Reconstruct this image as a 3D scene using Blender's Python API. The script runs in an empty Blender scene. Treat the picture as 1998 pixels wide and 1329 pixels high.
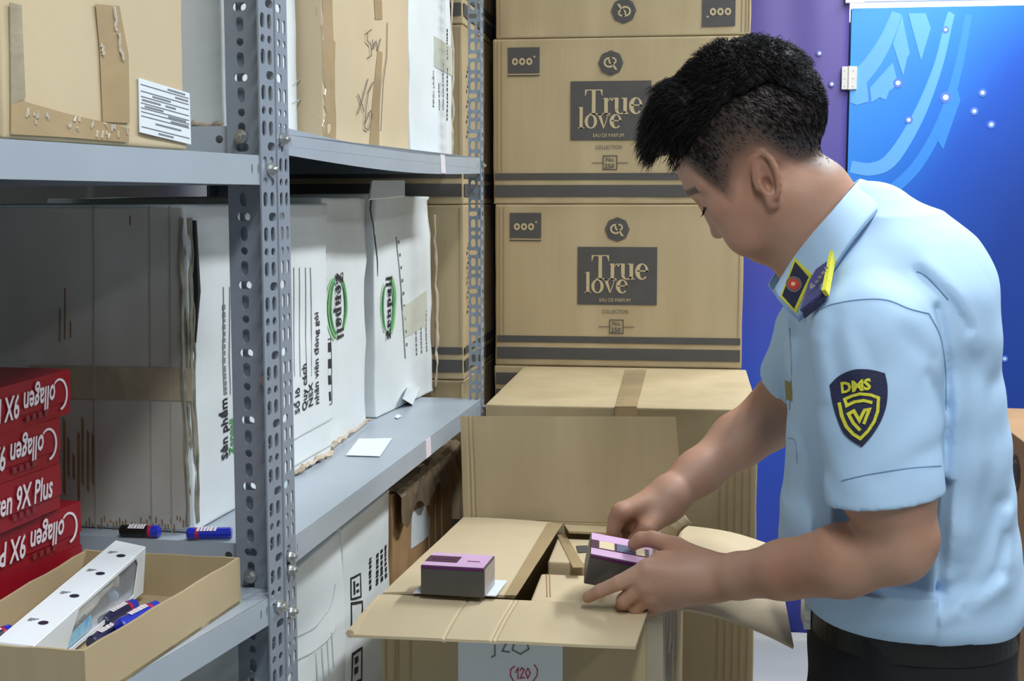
import bpy, bmesh, math, random
import numpy as np
from mathutils import Vector, Matrix, noise
from mathutils.geometry import tessellate_polygon
from mathutils.bvhtree import BVHTree

random.seed(7)
SC = bpy.context.scene
COL = SC.collection
# ------------------------------------------------------------------ camera, light, exposure
FPX = 2600.0
TH, PI = math.atan(351.0/2600.0), math.pi
PITCH = math.atan(274.0/2600.0)
CAMZ = 1.5
cd = bpy.data.cameras.new('camera'); cam = bpy.data.objects.new('camera', cd); COL.objects.link(cam)
cd.sensor_width = 36.0; cd.lens = 36.0*FPX/1998.0; cd.clip_start = 0.05
cam.location = (0, 0, CAMZ); cam.rotation_euler = (PI/2-PITCH, 0, TH)
cd.dof.use_dof = False
SC.camera = cam
SC.view_settings.view_transform = 'Standard'; SC.view_settings.look = 'None'
SC.view_settings.exposure = 0.14; SC.view_settings.gamma = 1.0
SC.view_settings.use_curve_mapping = False
wd = bpy.data.worlds.new('world'); SC.world = wd; wd.use_nodes = True
wd.node_tree.nodes['Background'].inputs[0].default_value = (0.75, 0.85, 1.0, 1)
wd.node_tree.nodes['Background'].inputs[1].default_value = 0.15
LAMPS = [((0.85, 2.35, 2.84), 46.0), ((0.95, 3.9, 2.84), 22.0), ((0.20, 0.10, 2.84), 26.0), ((1.65, 0.20, 2.84), 17.0)]
for (lx, ly, lz), pw in LAMPS:
    ld = bpy.data.lights.new('tube_light', 'AREA'); ld.shape = 'RECTANGLE'; ld.size = 0.16; ld.size_y = 1.2
    ld.energy = pw; ld.color = (0.93, 0.97, 1.0)
    lo = bpy.data.objects.new('tube_light', ld); COL.objects.link(lo); lo.location = (lx, ly, lz-0.085)

_cy, _sy, _cp, _sp = math.cos(TH), math.sin(TH), math.cos(PITCH), math.sin(PITCH)
CF = Vector((-_sy*_cp, _cy*_cp, -_sp)); CR = Vector((_cy, _sy, 0)); CU = CR.cross(CF)
CC = Vector((0, 0, CAMZ))
def ray(u, v): return CF + CR*((u-999)/FPX) - CU*((v-664.5)/FPX)
class Pl:
    """upright face running along the aisle: x = x0 + s*(y-y0)"""
    def __init__(s, x0, y0, k=0.0): s.x0, s.y0, s.k = x0, y0, k
    def __add__(s, d): return Pl(s.x0+d, s.y0, s.k)
    def x(s, y): return s.x0+s.k*(y-s.y0)
def at(u, v, Y=None, Z=None, X=None):
    d = ray(u, v)
    if isinstance(X, Pl): return CC+d*((X.x0-X.k*X.y0)/(d.x-X.k*d.y))
    t = Y/d.y if Y is not None else ((Z-CAMZ)/d.z if Z is not None else X/d.x)
    return CC + d*t
# ------------------------------------------------------------------ materials
def lin(c): return tuple((x/12.92 if x <= .04045 else ((x+.055)/1.055)**2.4) for x in [k/255.0 for k in c])+(1.0,)
MATS = {}
def mat(name, c, rough=.6, metal=0.0, bump=0.0, bscale=40.0, var=0.0, vscale=6.0, c2=None, stripe=0.0, sscale=60.0, sdir='X',
        spec=0.5, sss=0.0, emit=None, estr=0.0, alpha=1.0, coat=0.0, attr=None, attrcol=None, stretch=(1, 1, 1), trans=0.0):
    if name in MATS: return MATS[name]
    m = bpy.data.materials.new(name); MATS[name] = m; m.use_nodes = True
    nt = m.node_tree; N = nt.nodes; L = nt.links; b = N['Principled BSDF']
    b.inputs['Roughness'].default_value = rough; b.inputs['Metallic'].default_value = metal
    b.inputs['Specular IOR Level'].default_value = spec
    if sss: b.inputs['Subsurface Weight'].default_value = sss; b.inputs['Subsurface Radius'].default_value = (.012, .005, .003)
    if coat: b.inputs['Coat Weight'].default_value = coat
    if trans: b.inputs['Transmission Weight'].default_value = trans
    if alpha < 1: b.inputs['Alpha'].default_value = alpha
    base = lin(c)
    b.inputs['Base Color'].default_value = base
    tc = N.new('ShaderNodeTexCoord'); mp = N.new('ShaderNodeMapping'); L.new(tc.outputs['Object'], mp.inputs[0]); mp.inputs['Scale'].default_value = stretch
    out = None
    if var:
        n = N.new('ShaderNodeTexNoise'); n.inputs['Scale'].default_value = vscale; n.inputs['Detail'].default_value = 5; L.new(mp.outputs[0], n.inputs[0])
        mx = N.new('ShaderNodeMix'); mx.data_type = 'RGBA'
        r = N.new('ShaderNodeMapRange'); r.inputs[1].default_value = .35; r.inputs[2].default_value = .65; L.new(n.outputs[0], r.inputs[0])
        L.new(r.outputs[0], mx.inputs[0]); mx.inputs[6].default_value = base
        mx.inputs[7].default_value = lin(c2) if c2 else tuple(x*(1-var) for x in base[:3])+(1,)
        out = mx.outputs[2]
    if attr:
        a = N.new('ShaderNodeAttribute'); a.attribute_name = attr
        mx = N.new('ShaderNodeMix'); mx.data_type = 'RGBA'; L.new(a.outputs['Fac'], mx.inputs[0])
        if out: L.new(out, mx.inputs[6])
        else: mx.inputs[6].default_value = base
        mx.inputs[7].default_value = lin(attrcol); out = mx.outputs[2]
    if out: L.new(out, b.inputs['Base Color'])
    h = None
    if bump:
        n = N.new('ShaderNodeTexNoise'); n.inputs['Scale'].default_value = bscale; n.inputs['Detail'].default_value = 6; L.new(mp.outputs[0], n.inputs[0]); h = n.outputs[0]
        bp = N.new('ShaderNodeBump'); bp.inputs['Strength'].default_value = bump; bp.inputs['Distance'].default_value = .004; L.new(h, bp.inputs['Height'])
        last = bp
    if stripe:
        w = N.new('ShaderNodeTexWave'); w.bands_direction = sdir; w.inputs['Scale'].default_value = sscale; w.inputs['Distortion'].default_value = 1.2
        w.inputs['Detail'].default_value = 2; w.inputs['Detail Scale'].default_value = .6; L.new(mp.outputs[0], w.inputs[0])
        b2 = N.new('ShaderNodeBump'); b2.inputs['Strength'].default_value = stripe; b2.inputs['Distance'].default_value = .003; L.new(w.outputs[0], b2.inputs['Height'])
        if bump: L.new(last.outputs[0], b2.inputs['Normal'])
        last = b2
    if bump or stripe: L.new(last.outputs[0], b.inputs['Normal'])
    if emit: b.inputs['Emission Color'].default_value = lin(emit); b.inputs['Emission Strength'].default_value = estr
    return m
KRAFT = mat('kraft_board', (182, 164, 129), .72, bump=.55, bscale=5, var=.10, vscale=3.2, c2=(170, 152, 116), stretch=(3.2, 3.2, .45))
KRAFTY = mat('kraft_board_side', (184, 164, 128), .75, bump=.3, bscale=14, var=.12, vscale=5, stripe=.10, sscale=4, sdir='Y')
KRAFTD = mat('kraft_board_brown', (176, 140, 98), .7, bump=.4, bscale=18, var=.15, vscale=7)
KRAFTL = mat('kraft_board_pale', (202, 184, 150), .75, bump=.25, bscale=14, var=.08, vscale=6, stripe=.06, sscale=5, sdir='Y')
WBOARD = mat('white_board', (230, 236, 238), .6, bump=.5, bscale=7, var=.08, vscale=4, c2=(214, 221, 221), stripe=.10, sscale=3.5, sdir='Z')
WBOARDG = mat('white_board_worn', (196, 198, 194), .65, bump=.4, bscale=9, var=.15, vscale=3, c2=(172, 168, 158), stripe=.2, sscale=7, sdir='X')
TORN = mat('torn_board_edge', (206, 188, 166), .85, bump=.5, bscale=60, var=.3, vscale=30)
TAPE = mat('brown_tape', (180, 157, 119), .22, bump=.35, bscale=30, var=.12, vscale=12, coat=.4)
TAPEC = mat('clear_tape', (186, 176, 150), .16, bump=.7, bscale=45, var=.15, vscale=20, coat=.6, alpha=.75)
GREYINK = mat('grey_print', (78, 76, 74), .65, var=.12, vscale=30)
INK = mat('black_ink', (34, 34, 44), .6)
INKG = mat('grey_ink', (120, 124, 130), .6)
PENCIL = mat('marker_scrawl', (120, 108, 100), .6)
KRAFTINK = mat('unprinted_letter', (190, 172, 135), .7)
STEEL = mat('grey_painted_steel', (166, 177, 187), .33, bump=.06, bscale=25, var=.08, vscale=9, spec=.6)
STEELD = mat('grey_post_steel', (140, 150, 162), .38, bump=.06, bscale=25, var=.12, vscale=9, spec=.6)
ZINC = mat('zinc_bolt', (190, 192, 190), .3, metal=.8, bump=.2, bscale=90)
PAPER = mat('white_paper', (226, 234, 240), .6, var=.03)
PAPERP = mat('pale_price_tag', (222, 214, 222), .55, var=.05)
RED = mat('red_gift_box', (148, 20, 34), .35, var=.12, vscale=8, spec=.4)
WHITEINK = mat('white_ink', (225, 215, 220), .5)
REDINK = mat('dull_red_ink', (128, 40, 50), .5)
SHIRT = mat('light_blue_shirt', (176, 208, 238), .8, bump=.12, bscale=30, var=.05, vscale=8)
SEAM = mat('shirt_seam', (120, 150, 186), .85)
NAVY = mat('navy_cloth', (28, 34, 66), .75, bump=.2, bscale=200)
TROU = mat('black_trousers', (14, 16, 24), .85, bump=.2, bscale=60)
YEL = mat('yellow_thread', (214, 212, 60), .6, bump=.3, bscale=300)
BLACK = mat('black_leather', (16, 15, 16), .4)
HAIR = mat('black_hair', (15, 14, 16), .6, spec=.22)
SKIN = mat('skin', (176, 138, 116), .55, var=.08, vscale=14, c2=(168, 122, 98), bump=.06, bscale=120, sss=.0, attr='crop', attrcol=(34, 29, 27))
LIPX = mat('lip', (168, 110, 98), .5)
# ------------------------------------------------------------------ object helpers
def world_inv(p):
    chain = []
    while p: chain.append(p); p = p.parent
    M = Matrix.Identity(4)
    for q in reversed(chain): M = M @ (Matrix.LocRotScale(q.location, q.rotation_euler, q.scale))
    return M.inverted()
def mesh_of(V, F, name='mesh', smooth=False):
    me = bpy.data.meshes.new(name)
    if isinstance(V, np.ndarray) and isinstance(F, np.ndarray) and F.ndim == 2:
        me.vertices.add(len(V)); me.vertices.foreach_set('co', V.astype(np.float32).ravel())
        k = F.shape[1]; me.loops.add(len(F)*k); me.loops.foreach_set('vertex_index', F.astype(np.int32).ravel())
        me.polygons.add(len(F)); me.polygons.foreach_set('loop_start', np.arange(0, len(F)*k, k, dtype=np.int32))
        me.update(calc_edges=True)
    else:
        me.from_pydata([tuple(v) for v in V], [], [tuple(f) for f in F])
    me.validate(); me.update()
    if smooth: me.polygons.foreach_set('use_smooth', [True]*len(me.polygons))
    return me
def obj(name, V, F, m, parent=None, world=True, smooth=False, fixn=True):
    if parent is not None and world:
        Mi = world_inv(parent); V = [Mi @ Vector(v) for v in V]
    me = mesh_of(V, F, name, smooth)
    if fixn:
        bm = bmesh.new(); bm.from_mesh(me); bmesh.ops.recalc_face_normals(bm, faces=bm.faces); bm.to_mesh(me); bm.free()
    me.materials.append(m)
    o = bpy.data.objects.new(name, me); COL.objects.link(o); o.parent = parent
    return o
def thing(name, label, cat, loc=(0, 0, 0), rotz=0.0, group=None):
    o = bpy.data.objects.new(name, None); COL.objects.link(o); o.location = loc; o.rotation_euler = (0, 0, rotz)
    o.empty_display_size = .05
    o['label'] = label; o['category'] = cat
    if group: o['group'] = group
    return o
def tag(o, label, cat, group=None):
    o['label'] = label; o['category'] = cat
    if group: o['group'] = group
    return o
def struct(name, V, F, m, parent=None):
    o = obj(name, V, F, m, parent)
    if parent is None: o['kind'] = 'structure'
    return o
def boxvf(x0, y0, z0, x1, y1, z1):
    V = [(x0, y0, z0), (x1, y0, z0), (x1, y1, z0), (x0, y1, z0), (x0, y0, z1), (x1, y0, z1), (x1, y1, z1), (x0, y1, z1)]
    F = [(0, 3, 2, 1), (4, 5, 6, 7), (0, 1, 5, 4), (1, 2, 6, 5), (2, 3, 7, 6), (3, 0, 4, 7)]
    return V, F
class MB:
    def __init__(s): s.V = []; s.F = []
    def add(s, V, F):
        n = len(s.V); s.V += [tuple(v) for v in V]; s.F += [tuple(i+n for i in f) for f in F]; return s
    def box(s, *a): return s.add(*boxvf(*a))
    def tube(s, pts, rad, n=8, cap=True):
        pts = [Vector(p) for p in pts]; R = rad if isinstance(rad, (list, tuple)) else [rad]*len(pts)
        rings = []; up = Vector((.13, .21, .97))
        for i, p in enumerate(pts):
            d = (pts[min(i+1, len(pts)-1)]-pts[max(i-1, 0)]).normalized()
            a = d.cross(up)
            if a.length < .05: a = d.cross(Vector((1, 0, 0)))
            a.normalize(); b = d.cross(a); up = b.cross(d) if False else up
            rings.append([p+(a*math.cos(2*PI*k/n)+b*math.sin(2*PI*k/n))*R[i] for k in range(n)])
        V = [v for r in rings for v in r]; F = []
        for i in range(len(pts)-1):
            for k in range(n): F.append((i*n+k, i*n+(k+1) % n, (i+1)*n+(k+1) % n, (i+1)*n+k))
        if cap: F.append(tuple(range(n-1, -1, -1))); F.append(tuple((len(pts)-1)*n+k for k in range(n)))
        return s.add(V, F)
    def build(s, name, m, parent=None, world=True, smooth=False): return obj(name, s.V, s.F, m, parent, world, smooth)
# ---- flat shapes with holes, laid in a 3D frame
def tess(loops):
    """loops: [outer, hole, ...] of 2D points -> verts2d, tris"""
    L = [[Vector((p[0], p[1], 0)) for p in l] for l in loops]
    tr = tessellate_polygon(L)
    V = [(p[0], p[1]) for l in loops for p in l]
    return V, [tuple(t) for t in tr]
def plate(shapes, O, ux, uy, t, back=0.0):
    """extrude shapes ([loops]) in frame (O,ux,uy) from -back to +t along ux x uy"""
    O = Vector(O); ux = Vector(ux); uy = Vector(uy); nz = ux.cross(uy).normalized()
    V = []; F = []
    for loops in shapes:
        v2, tr = tess(loops); n = len(v2); b0 = len(V)
        V += [O+ux*a+uy*b+nz*t for a, b in v2]; V += [O+ux*a+uy*b-nz*back for a, b in v2]
        for a, b, c in tr:
            F.append((b0+a, b0+b, b0+c)); F.append((b0+n+c, b0+n+b, b0+n+a))
        s = 0
        for l in loops:
            k = len(l)
            for i in range(k): j = (i+1) % k; F.append((b0+s+i, b0+s+j, b0+n+s+j, b0+n+s+i))
            s += k
    return V, F
def decal(name, shapes, O, ux, uy, m, parent, t=.0006):
    V, F = plate(shapes, O, ux, uy, t); return obj(name, V, F, m, parent)
def rect(x0, y0, x1, y1): return [[(x0, y0), (x1, y0), (x1, y1), (x0, y1)]]
def frame_rect(x0, y0, x1, y1, w): return [[(x0, y0), (x1, y0), (x1, y1), (x0, y1)], [(x0+w, y0+w), (x1-w, y0+w), (x1-w, y1-w), (x0+w, y1-w)]]
def oval(cx, cy, rx, ry, n=24, a0=0): return [(cx+rx*math.cos(a0+2*PI*i/n), cy+ry*math.sin(a0+2*PI*i/n)) for i in range(n)]
def ring(cx, cy, rx, ry, ix, iy, n=28, dx=0): return [oval(cx, cy, rx, ry, n), oval(cx+dx, cy, ix, iy, n)]
def arc(cx, cy, rx, ry, ix, iy, a0, a1, n=18, dx=0):
    A = [math.radians(a0+(a1-a0)*i/n) for i in range(n+1)]
    return [[(cx+rx*math.cos(a), cy+ry*math.sin(a)) for a in A]+[(cx+dx+ix*math.cos(a), cy+iy*math.sin(a)) for a in reversed(A)]]
def pl(*p): return [list(p)]
# serif letters, x-height .46, cap .7 ; w = heavy stroke, h = hairline
def glyph(ch, w=.11, h=.022):
    S = []
    if ch == 'T':
        S = [rect(.06, .7-h, .64, .7), rect(.35-w/2, 0, .35+w/2, .7-h), rect(.35-w/2-.08, 0, .35+w/2+.08, h),
             pl((.06, .7-h), (.06, .52), (.075, .52), (.13, .7-h)), pl((.64, .7-h), (.57, .7-h), (.625, .52), (.64, .52))]; adv = .66
    elif ch == 'Z':
        S = [rect(.04, .7-h*1.6, .56, .7), rect(.03, 0, .58, h*1.6), pl((.04, h), (.04+w*1.5, h), (.56, .7-h), (.56-w*1.5, .7-h)),
             pl((.04, .7-h), (.04, .52), (.06, .52), (.16, .7-h)), pl((.58, h), (.45, h), (.56, .19), (.58, .19))]; adv = .6
    elif ch in 'li':
        top = .72 if ch == 'l' else .46
        S = [rect(.06, 0, .06+w, top), rect(0, 0, .12+w, h), pl((0, top-h), (.06, top-h), (.06, top))]
        if ch == 'i': S.append([oval(.06+w/2, .62, w*.6, w*.6, 14)])
        adv = .12+w+.02
    elif ch == 'r':
        S = [rect(.06, 0, .06+w, .46), rect(0, 0, .14+w, h), pl((0, .46-h), (.06, .46-h), (.06, .46))]
        S += [arc(.06+w+.10, .30, .11, .165, .10, .13, 180, 70), [oval(.06+w+.13, .415, .04, .042, 14)]]; adv = .37
    elif ch == 'n':
        S = [rect(.06, 0, .06+w, .46), rect(0, 0, .12+w, h), pl((0, .46-h), (.06, .46-h), (.06, .46)), rect(.33, 0, .33+w, .32), rect(.27, 0, .39+w, h),
             arc(.33-.02+w/2-.04, .32, .12+w*.28, .14, .09, .11, 0, 180)]; adv = .42+w
    elif ch == 'u':
        S = [rect(.06, .13, .06+w, .46), rect(0, .46-h, .06, .46), rect(.34, 0, .34+w, .46), rect(.28, .46-h, .34, .46), rect(.34+w, 0, .4+w, h),
             arc(.20+w/2, .14, .14+w/2, .15, .145-w*.45, .12, 180, 330)]; adv = .42+w
    elif ch == 'o': S = [ring(.24, .23, .23, .24, .23-w*.95, .24-h*1.2)]; adv = .49
    elif ch == 'e': S = [arc(.23, .23, .22, .24, .22-w, .24-h*1.3, 0, 318, 26, dx=w*.25), rect(.08, .23, .44, .23+h*1.2)]; adv = .46
    elif ch == 'v': S = [pl((.02, .46), (.03+w, .46), (.27, .0), (.22, .0)), pl((.40, .46), (.425, .46), (.26, 0), (.24, .04)), rect(-.02, .46-h, .2, .46), rect(.33, .46-h, .48, .46)]; adv = .47
    elif ch == 'p': S = [rect(.06, -.22, .06+w, .46), rect(0, -.22, .12+w, -.22+h), pl((0, .46-h), (.06, .46-h), (.06, .46)), ring(.27, .23, .21, .24, .21-w, .24-h*1.3)]; adv = .5
    elif ch == 'a': S = [rect(.28, .0, .28+w, .34), arc(.27, .33, .12+w*.5, .14, .08, .11, 0, 150), [oval(.12, .34, .05, .045, 12)], ring(.17, .13, .15, .14, .15-w*.8, .14-h*1.2), rect(.28+w, 0, .34+w, h)]; adv = .37+w
    return S, adv
def word(s, size, w=.11, h=.022, x=0, y=0, track=0):
    out = []
    for ch in s:
        S, adv = glyph(ch, w, h)
        for loops in S: out.append([[(x+px*size, y+py*size) for px, py in l] for l in loops])
        x += (adv+track)*size
    return out, x
_tc = {}
def text2d(s, size=1.0, bold=0.0, shear=0.0, align='LEFT'):
    key = (s, bold, shear, align)
    if key not in _tc:
        c = bpy.data.curves.new('text', 'FONT'); c.body = s; c.size = 1.0; c.offset = bold; c.shear = shear; c.align_x = align; c.resolution_u = 2
        o = bpy.data.objects.new('text', c)
        COL.objects.link(o); dg = bpy.context.evaluated_depsgraph_get(); me = bpy.data.meshes.new_from_object(o.evaluated_get(dg))
        _tc[key] = ([(v.co.x, v.co.y) for v in me.vertices], [tuple(p.vertices) for p in me.polygons])
        bpy.data.objects.remove(o); bpy.data.curves.remove(c); bpy.data.meshes.remove(me)
    V, F = _tc[key]
    return [(a*size, b*size) for a, b in V], F
def lettering(name, s, size, O, ux, uy, m, parent, bold=0.0, shear=0.0, align='LEFT', sx=1.0, t=.0008):
    V2, F = text2d(s, size, bold, shear, align); O = Vector(O); ux = Vector(ux); uy = Vector(uy); n = ux.cross(uy).normalized()
    me_V = [O+ux*(a*sx)+uy*b+n*t for a, b in V2]
    o = obj(name, me_V, F, m, parent, fixn=False)
    return o
def squiggle(name, s, w, O, ux, uy, m, parent, t=.0007):
    """hand drawn strokes: list of polylines in frame"""
    sh = []
    for P in s:
        P = [Vector(p) for p in P]
        for a, b in zip(P[:-1], P[1:]):
            d = (b-a).normalized() if (b-a).length > 1e-7 else Vector((1, 0)); n = Vector((-d.y, d.x))*w/2; e = d*w*.4
            sh.append([[tuple(a-n-e), tuple(b-n+e), tuple(b+n+e), tuple(a+n-e)]])
    V, F = plate(sh, O, ux, uy, t); return obj(name, V, F, m, parent)
def smooth2(P, n=6):
    out = []
    for i in range(len(P)-1):
        p0 = Vector(P[max(i-1, 0)]); p1 = Vector(P[i]); p2 = Vector(P[i+1]); p3 = Vector(P[min(i+2, len(P)-1)])
        for k in range(n):
            t = k/n; out.append(.5*((2*p1)+(-p0+p2)*t+(2*p0-5*p1+4*p2-p3)*t*t+(-p0+3*p1-3*p2+p3)*t**3))
    out.append(Vector(P[-1])); return out
# ---- crumpled carton body (centre of base at origin)
def soft_box(w, d, h, step=.025, r=.004, crumple=.0015, seed=0, warp=None):
    def lines(L):
        n = max(2, int(L/step)); a = list(np.linspace(-L/2+r, L/2-r, n)); return [-L/2, -L/2+r*.4]+a+[L/2-r*.4, L/2]
    X, Y, Z = lines(w), lines(d), [z+h/2 for z in lines(h)]
    key = {}; V = []; F = []
    def vid(x, y, z):
        k = (round(x, 5), round(y, 5), round(z, 5))
        if k not in key: key[k] = len(V); V.append(Vector((x, y, z)))
        return key[k]
    def face(A, B, fn, flip):
        for i in range(len(A)-1):
            for j in range(len(B)-1):
                q = [vid(*fn(A[i], B[j])), vid(*fn(A[i+1], B[j])), vid(*fn(A[i+1], B[j+1])), vid(*fn(A[i], B[j+1]))]
                F.append(tuple(reversed(q)) if flip else tuple(q))
    face(X, Z, lambda a, b: (a, -d/2, b), False); face(X, Z, lambda a, b: (a, d/2, b), True)
    face(Y, Z, lambda a, b: (-w/2, a, b), True); face(Y, Z, lambda a, b: (w/2, a, b), False)
    face(X, Y, lambda a, b: (a, b, 0), True); face(X, Y, lambda a, b: (a, b, h), False)
    c = Vector((0, 0, h/2)); hh = Vector((w/2, d/2, h/2)); out = []
    so = Vector((seed*3.17, seed*1.93, seed*.77))
    for v in V:
        p = v-c; q = Vector([max(-hh[i]+r, min(hh[i]-r, p[i])) for i in range(3)]); e = p-q
        if e.length > 1e-6: p = q+e.normalized()*r
        edge = sum(1 for i in range(3) if abs(p[i]) > hh[i]-r*2.5)
        n = noise.noise((v+so)*9); n2 = noise.noise((v+so)*31)
        amt = crumple*(abs(n)*1.6+.5*abs(n2))*(1.0 if edge < 2 else 1.7)*(.15 if abs(p[2]) > hh[2]-r*.5 else 1)
        dirn = Vector([(p[i]/hh[i])**5 for i in range(3)])
        if dirn.length > 0: p = p-dirn.normalized()*amt
        p = p+c
        if p.z < .0005: p.z = max(p.z, 0)
        if warp: p = warp(p)
        out.append(p)
    return out, F
BODY = {}
def conform_x(o, par, lift=.0007, maxe=.016):
    """lay a print or tape on the crumpled +x side of its carton"""
    if par.name not in BODY: return o
    if not isinstance(BODY[par.name], BVHTree): BODY[par.name] = BVHTree.FromPolygons(*BODY[par.name])
    T = BODY[par.name]; me = o.data; xm = max(v.co.x for v in me.vertices) if len(me.vertices) else 0
    bm = bmesh.new(); bm.from_mesh(me)
    for _ in range(5):
        es = [e for e in bm.edges if e.calc_length() > maxe]
        if not es: break
        bmesh.ops.subdivide_edges(bm, edges=es, cuts=1); bmesh.ops.triangulate(bm, faces=bm.faces)
    xs = sum(v.co.x for v in bm.verts)/max(1, len(bm.verts))
    for v in bm.verts:
        h = T.ray_cast(Vector((v.co.x+.08, v.co.y, v.co.z)), Vector((-1, 0, 0)), .2)[0]
        if h is not None: v.co.x = h.x+lift+(v.co.x-xs)
    bm.to_mesh(me); bm.free(); return o
def carton(name, label, loc, dims, m=KRAFT, rotz=0.0, group=None, seed=1, crumple=.0015, warp=None, cat='carton', step=.03):
    t = thing(name, label, cat, loc, rotz, group)
    V, F = soft_box(*dims, seed=seed, crumple=crumple, warp=warp, step=step)
    body_ = obj('carton_body', V, F, m, t, world=False, smooth=True)
    BODY[t.name] = (V, F)
    return t
# ------------------------------------------------------------------ the room
FLOORM = mat('pale_floor', (200, 202, 198), .5, var=.12, vscale=3, bump=.05)
WALLM = mat('off_white_wall', (214, 216, 214), .85, var=.04)
CEILM = mat('white_ceiling', (225, 226, 224), .9)
BACKY = 4.55
struct('floor', *boxvf(-1.3, -2.2, -.1, 2.5, 6.2, 0), FLOORM)
struct('ceiling', *boxvf(-1.3, -2.2, 2.95, 2.5, 6.2, 3.05), CEILM)
struct('wall_left', *boxvf(-1.3, -2.2, 0, -1.15, 6.2, 2.95), WALLM)
WALLD = mat('grey_painted_wall', (128, 132, 136), .9, var=.08)
struct('wall_right', *boxvf(2.35, -2.2, 0, 2.5, 6.2, 2.95), WALLD)
struct('wall_front', *boxvf(-1.15, -2.2, 0, 2.35, -2.05, 2.95), WALLD)
struct('wall_far', *boxvf(-1.15, 6.05, 0, 2.35, 6.2, 2.95), WALLM)
DX0, DX1, DZT = .505, 1.47, 2.122       # door opening
w = MB(); w.box(-1.15, BACKY+.01, 0, DX0-.005, BACKY+.11, 2.95); w.box(DX1, BACKY+.01, 0, 2.35, BACKY+.11, 2.95); w.box(DX0-.005, BACKY+.01, DZT+.03, DX1, BACKY+.11, 2.95)
wb = w.build('wall_back', WALLM); wb['kind'] = 'structure'
def print_mat(name, stops, axis, extra=None, rough=.45):
    m = bpy.data.materials.new(name); m.use_nodes = True; nt = m.node_tree; N = nt.nodes; L = nt.links; b = N['Principled BSDF']; b.inputs['Roughness'].default_value = rough
    tc = N.new('ShaderNodeTexCoord'); dp = N.new('ShaderNodeVectorMath'); dp.operation = 'DOT_PRODUCT'; dp.inputs[1].default_value = axis
    L.new(tc.outputs['Object'], dp.inputs[0])
    ns = N.new('ShaderNodeTexNoise'); ns.inputs['Scale'].default_value = 1.3; L.new(tc.outputs['Object'], ns.inputs[0])
    ad = N.new('ShaderNodeMath'); ad.operation = 'MULTIPLY_ADD'; ad.inputs[1].default_value = .25; L.new(ns.outputs[0], ad.inputs[0]); L.new(dp.outputs['Value'], ad.inputs[2])
    cr = N.new('ShaderNodeValToRGB'); L.new(ad.outputs[0], cr.inputs[0])
    e = cr.color_ramp.elements
    while len(e) < len(stops): e.new(.5)
    for k, (p, c) in enumerate(stops): e[k].position = p; e[k].color = lin(c)
    L.new(cr.outputs[0], b.inputs['Base Color']); return m
BANM = print_mat('purple_print', [(.14, (48, 52, 150)), (.42, (40, 84, 196)), (.72, (84, 78, 164)), (.95, (100, 88, 160))], (0, 0, .42))
DOORM = print_mat('blue_print', [(.02, (26, 66, 160)), (.30, (24, 88, 200)), (.50, (36, 130, 232)), (.80, (64, 160, 246))], (-.75, 0, .50))
# purple sheet, softly pleated
def sheet(x0, x1, z0, z1, y, amp, seed, th=.004):
    n, k = 60, 12; V = []; F = []
    for s in (0, 1):
        for j in range(k+1):
            for i in range(n+1):
                x = x0+(x1-x0)*i/n; z = z0+(z1-z0)*j/k
                V.append((x, y-th*(1-s)-amp*(1-s)*(.5+.5*math.sin(x*34+seed+.6*math.sin(z*3))), z))
    o = (n+1)*(k+1)
    for j in range(k):
        for i in range(n):
            a = j*(n+1)+i; F.append((a, a+1, a+n+2, a+n+1)); F.append((o+a, o+a+n+1, o+a+n+2, o+a+1))
    for i in range(n): F.append((i, o+i, o+i+1, i+1)); a = k*(n+1)+i; F.append((a, a+1, o+a+1, o+a))
    for j in range(k): a = j*(n+1); F.append((a, a+n+1, o+a+n+1, o+a)); a += n; F.append((a, o+a, o+a+n+1, a+n+1))
    return V, F
V, F = sheet(-.9, DX0-.006, .02, 2.6, BACKY+.006, .007, .4)
banner = obj('printed_wall_sheet', V, F, BANM, None, smooth=True); tag(banner, 'purple and blue printed plastic sheet with white star dots covering the back wall', 'wall sheet')
V, F = sheet(DX0-.004, DX1+.3, DZT+.045, 2.6, BACKY+.006, .004, .4)
b2 = obj('printed_wall_sheet', V, F, BANM, None, smooth=True); tag(b2, 'narrow purple printed sheet on the wall above the bright gap over the blue door', 'wall sheet')
struct('baseboard_back', *boxvf(-1.15, BACKY-.012, 0, DX0-.006, BACKY-.004, .02), mat('white_skirting', (220, 220, 220), .5))
door = struct('door_1', *boxvf(DX0, BACKY-.006, .015, DX1-.01, BACKY+.03, DZT), DOORM)
lt = struct('lit_gap_panel', *boxvf(DX0-.0, BACKY+.10, DZT-.03, DX1, BACKY+.105, DZT+.06), mat('lit_gap', (255, 255, 255), .5, emit=(255, 252, 245), estr=2.2))  # added glowing panel, stands in for the lit room behind the door gap
struct('trim_2', *boxvf(DX0, BACKY-.002, DZT+.022, DX1, BACKY+.02, DZT+.03), mat('white_skirting', (220, 220, 220), .5))
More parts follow.
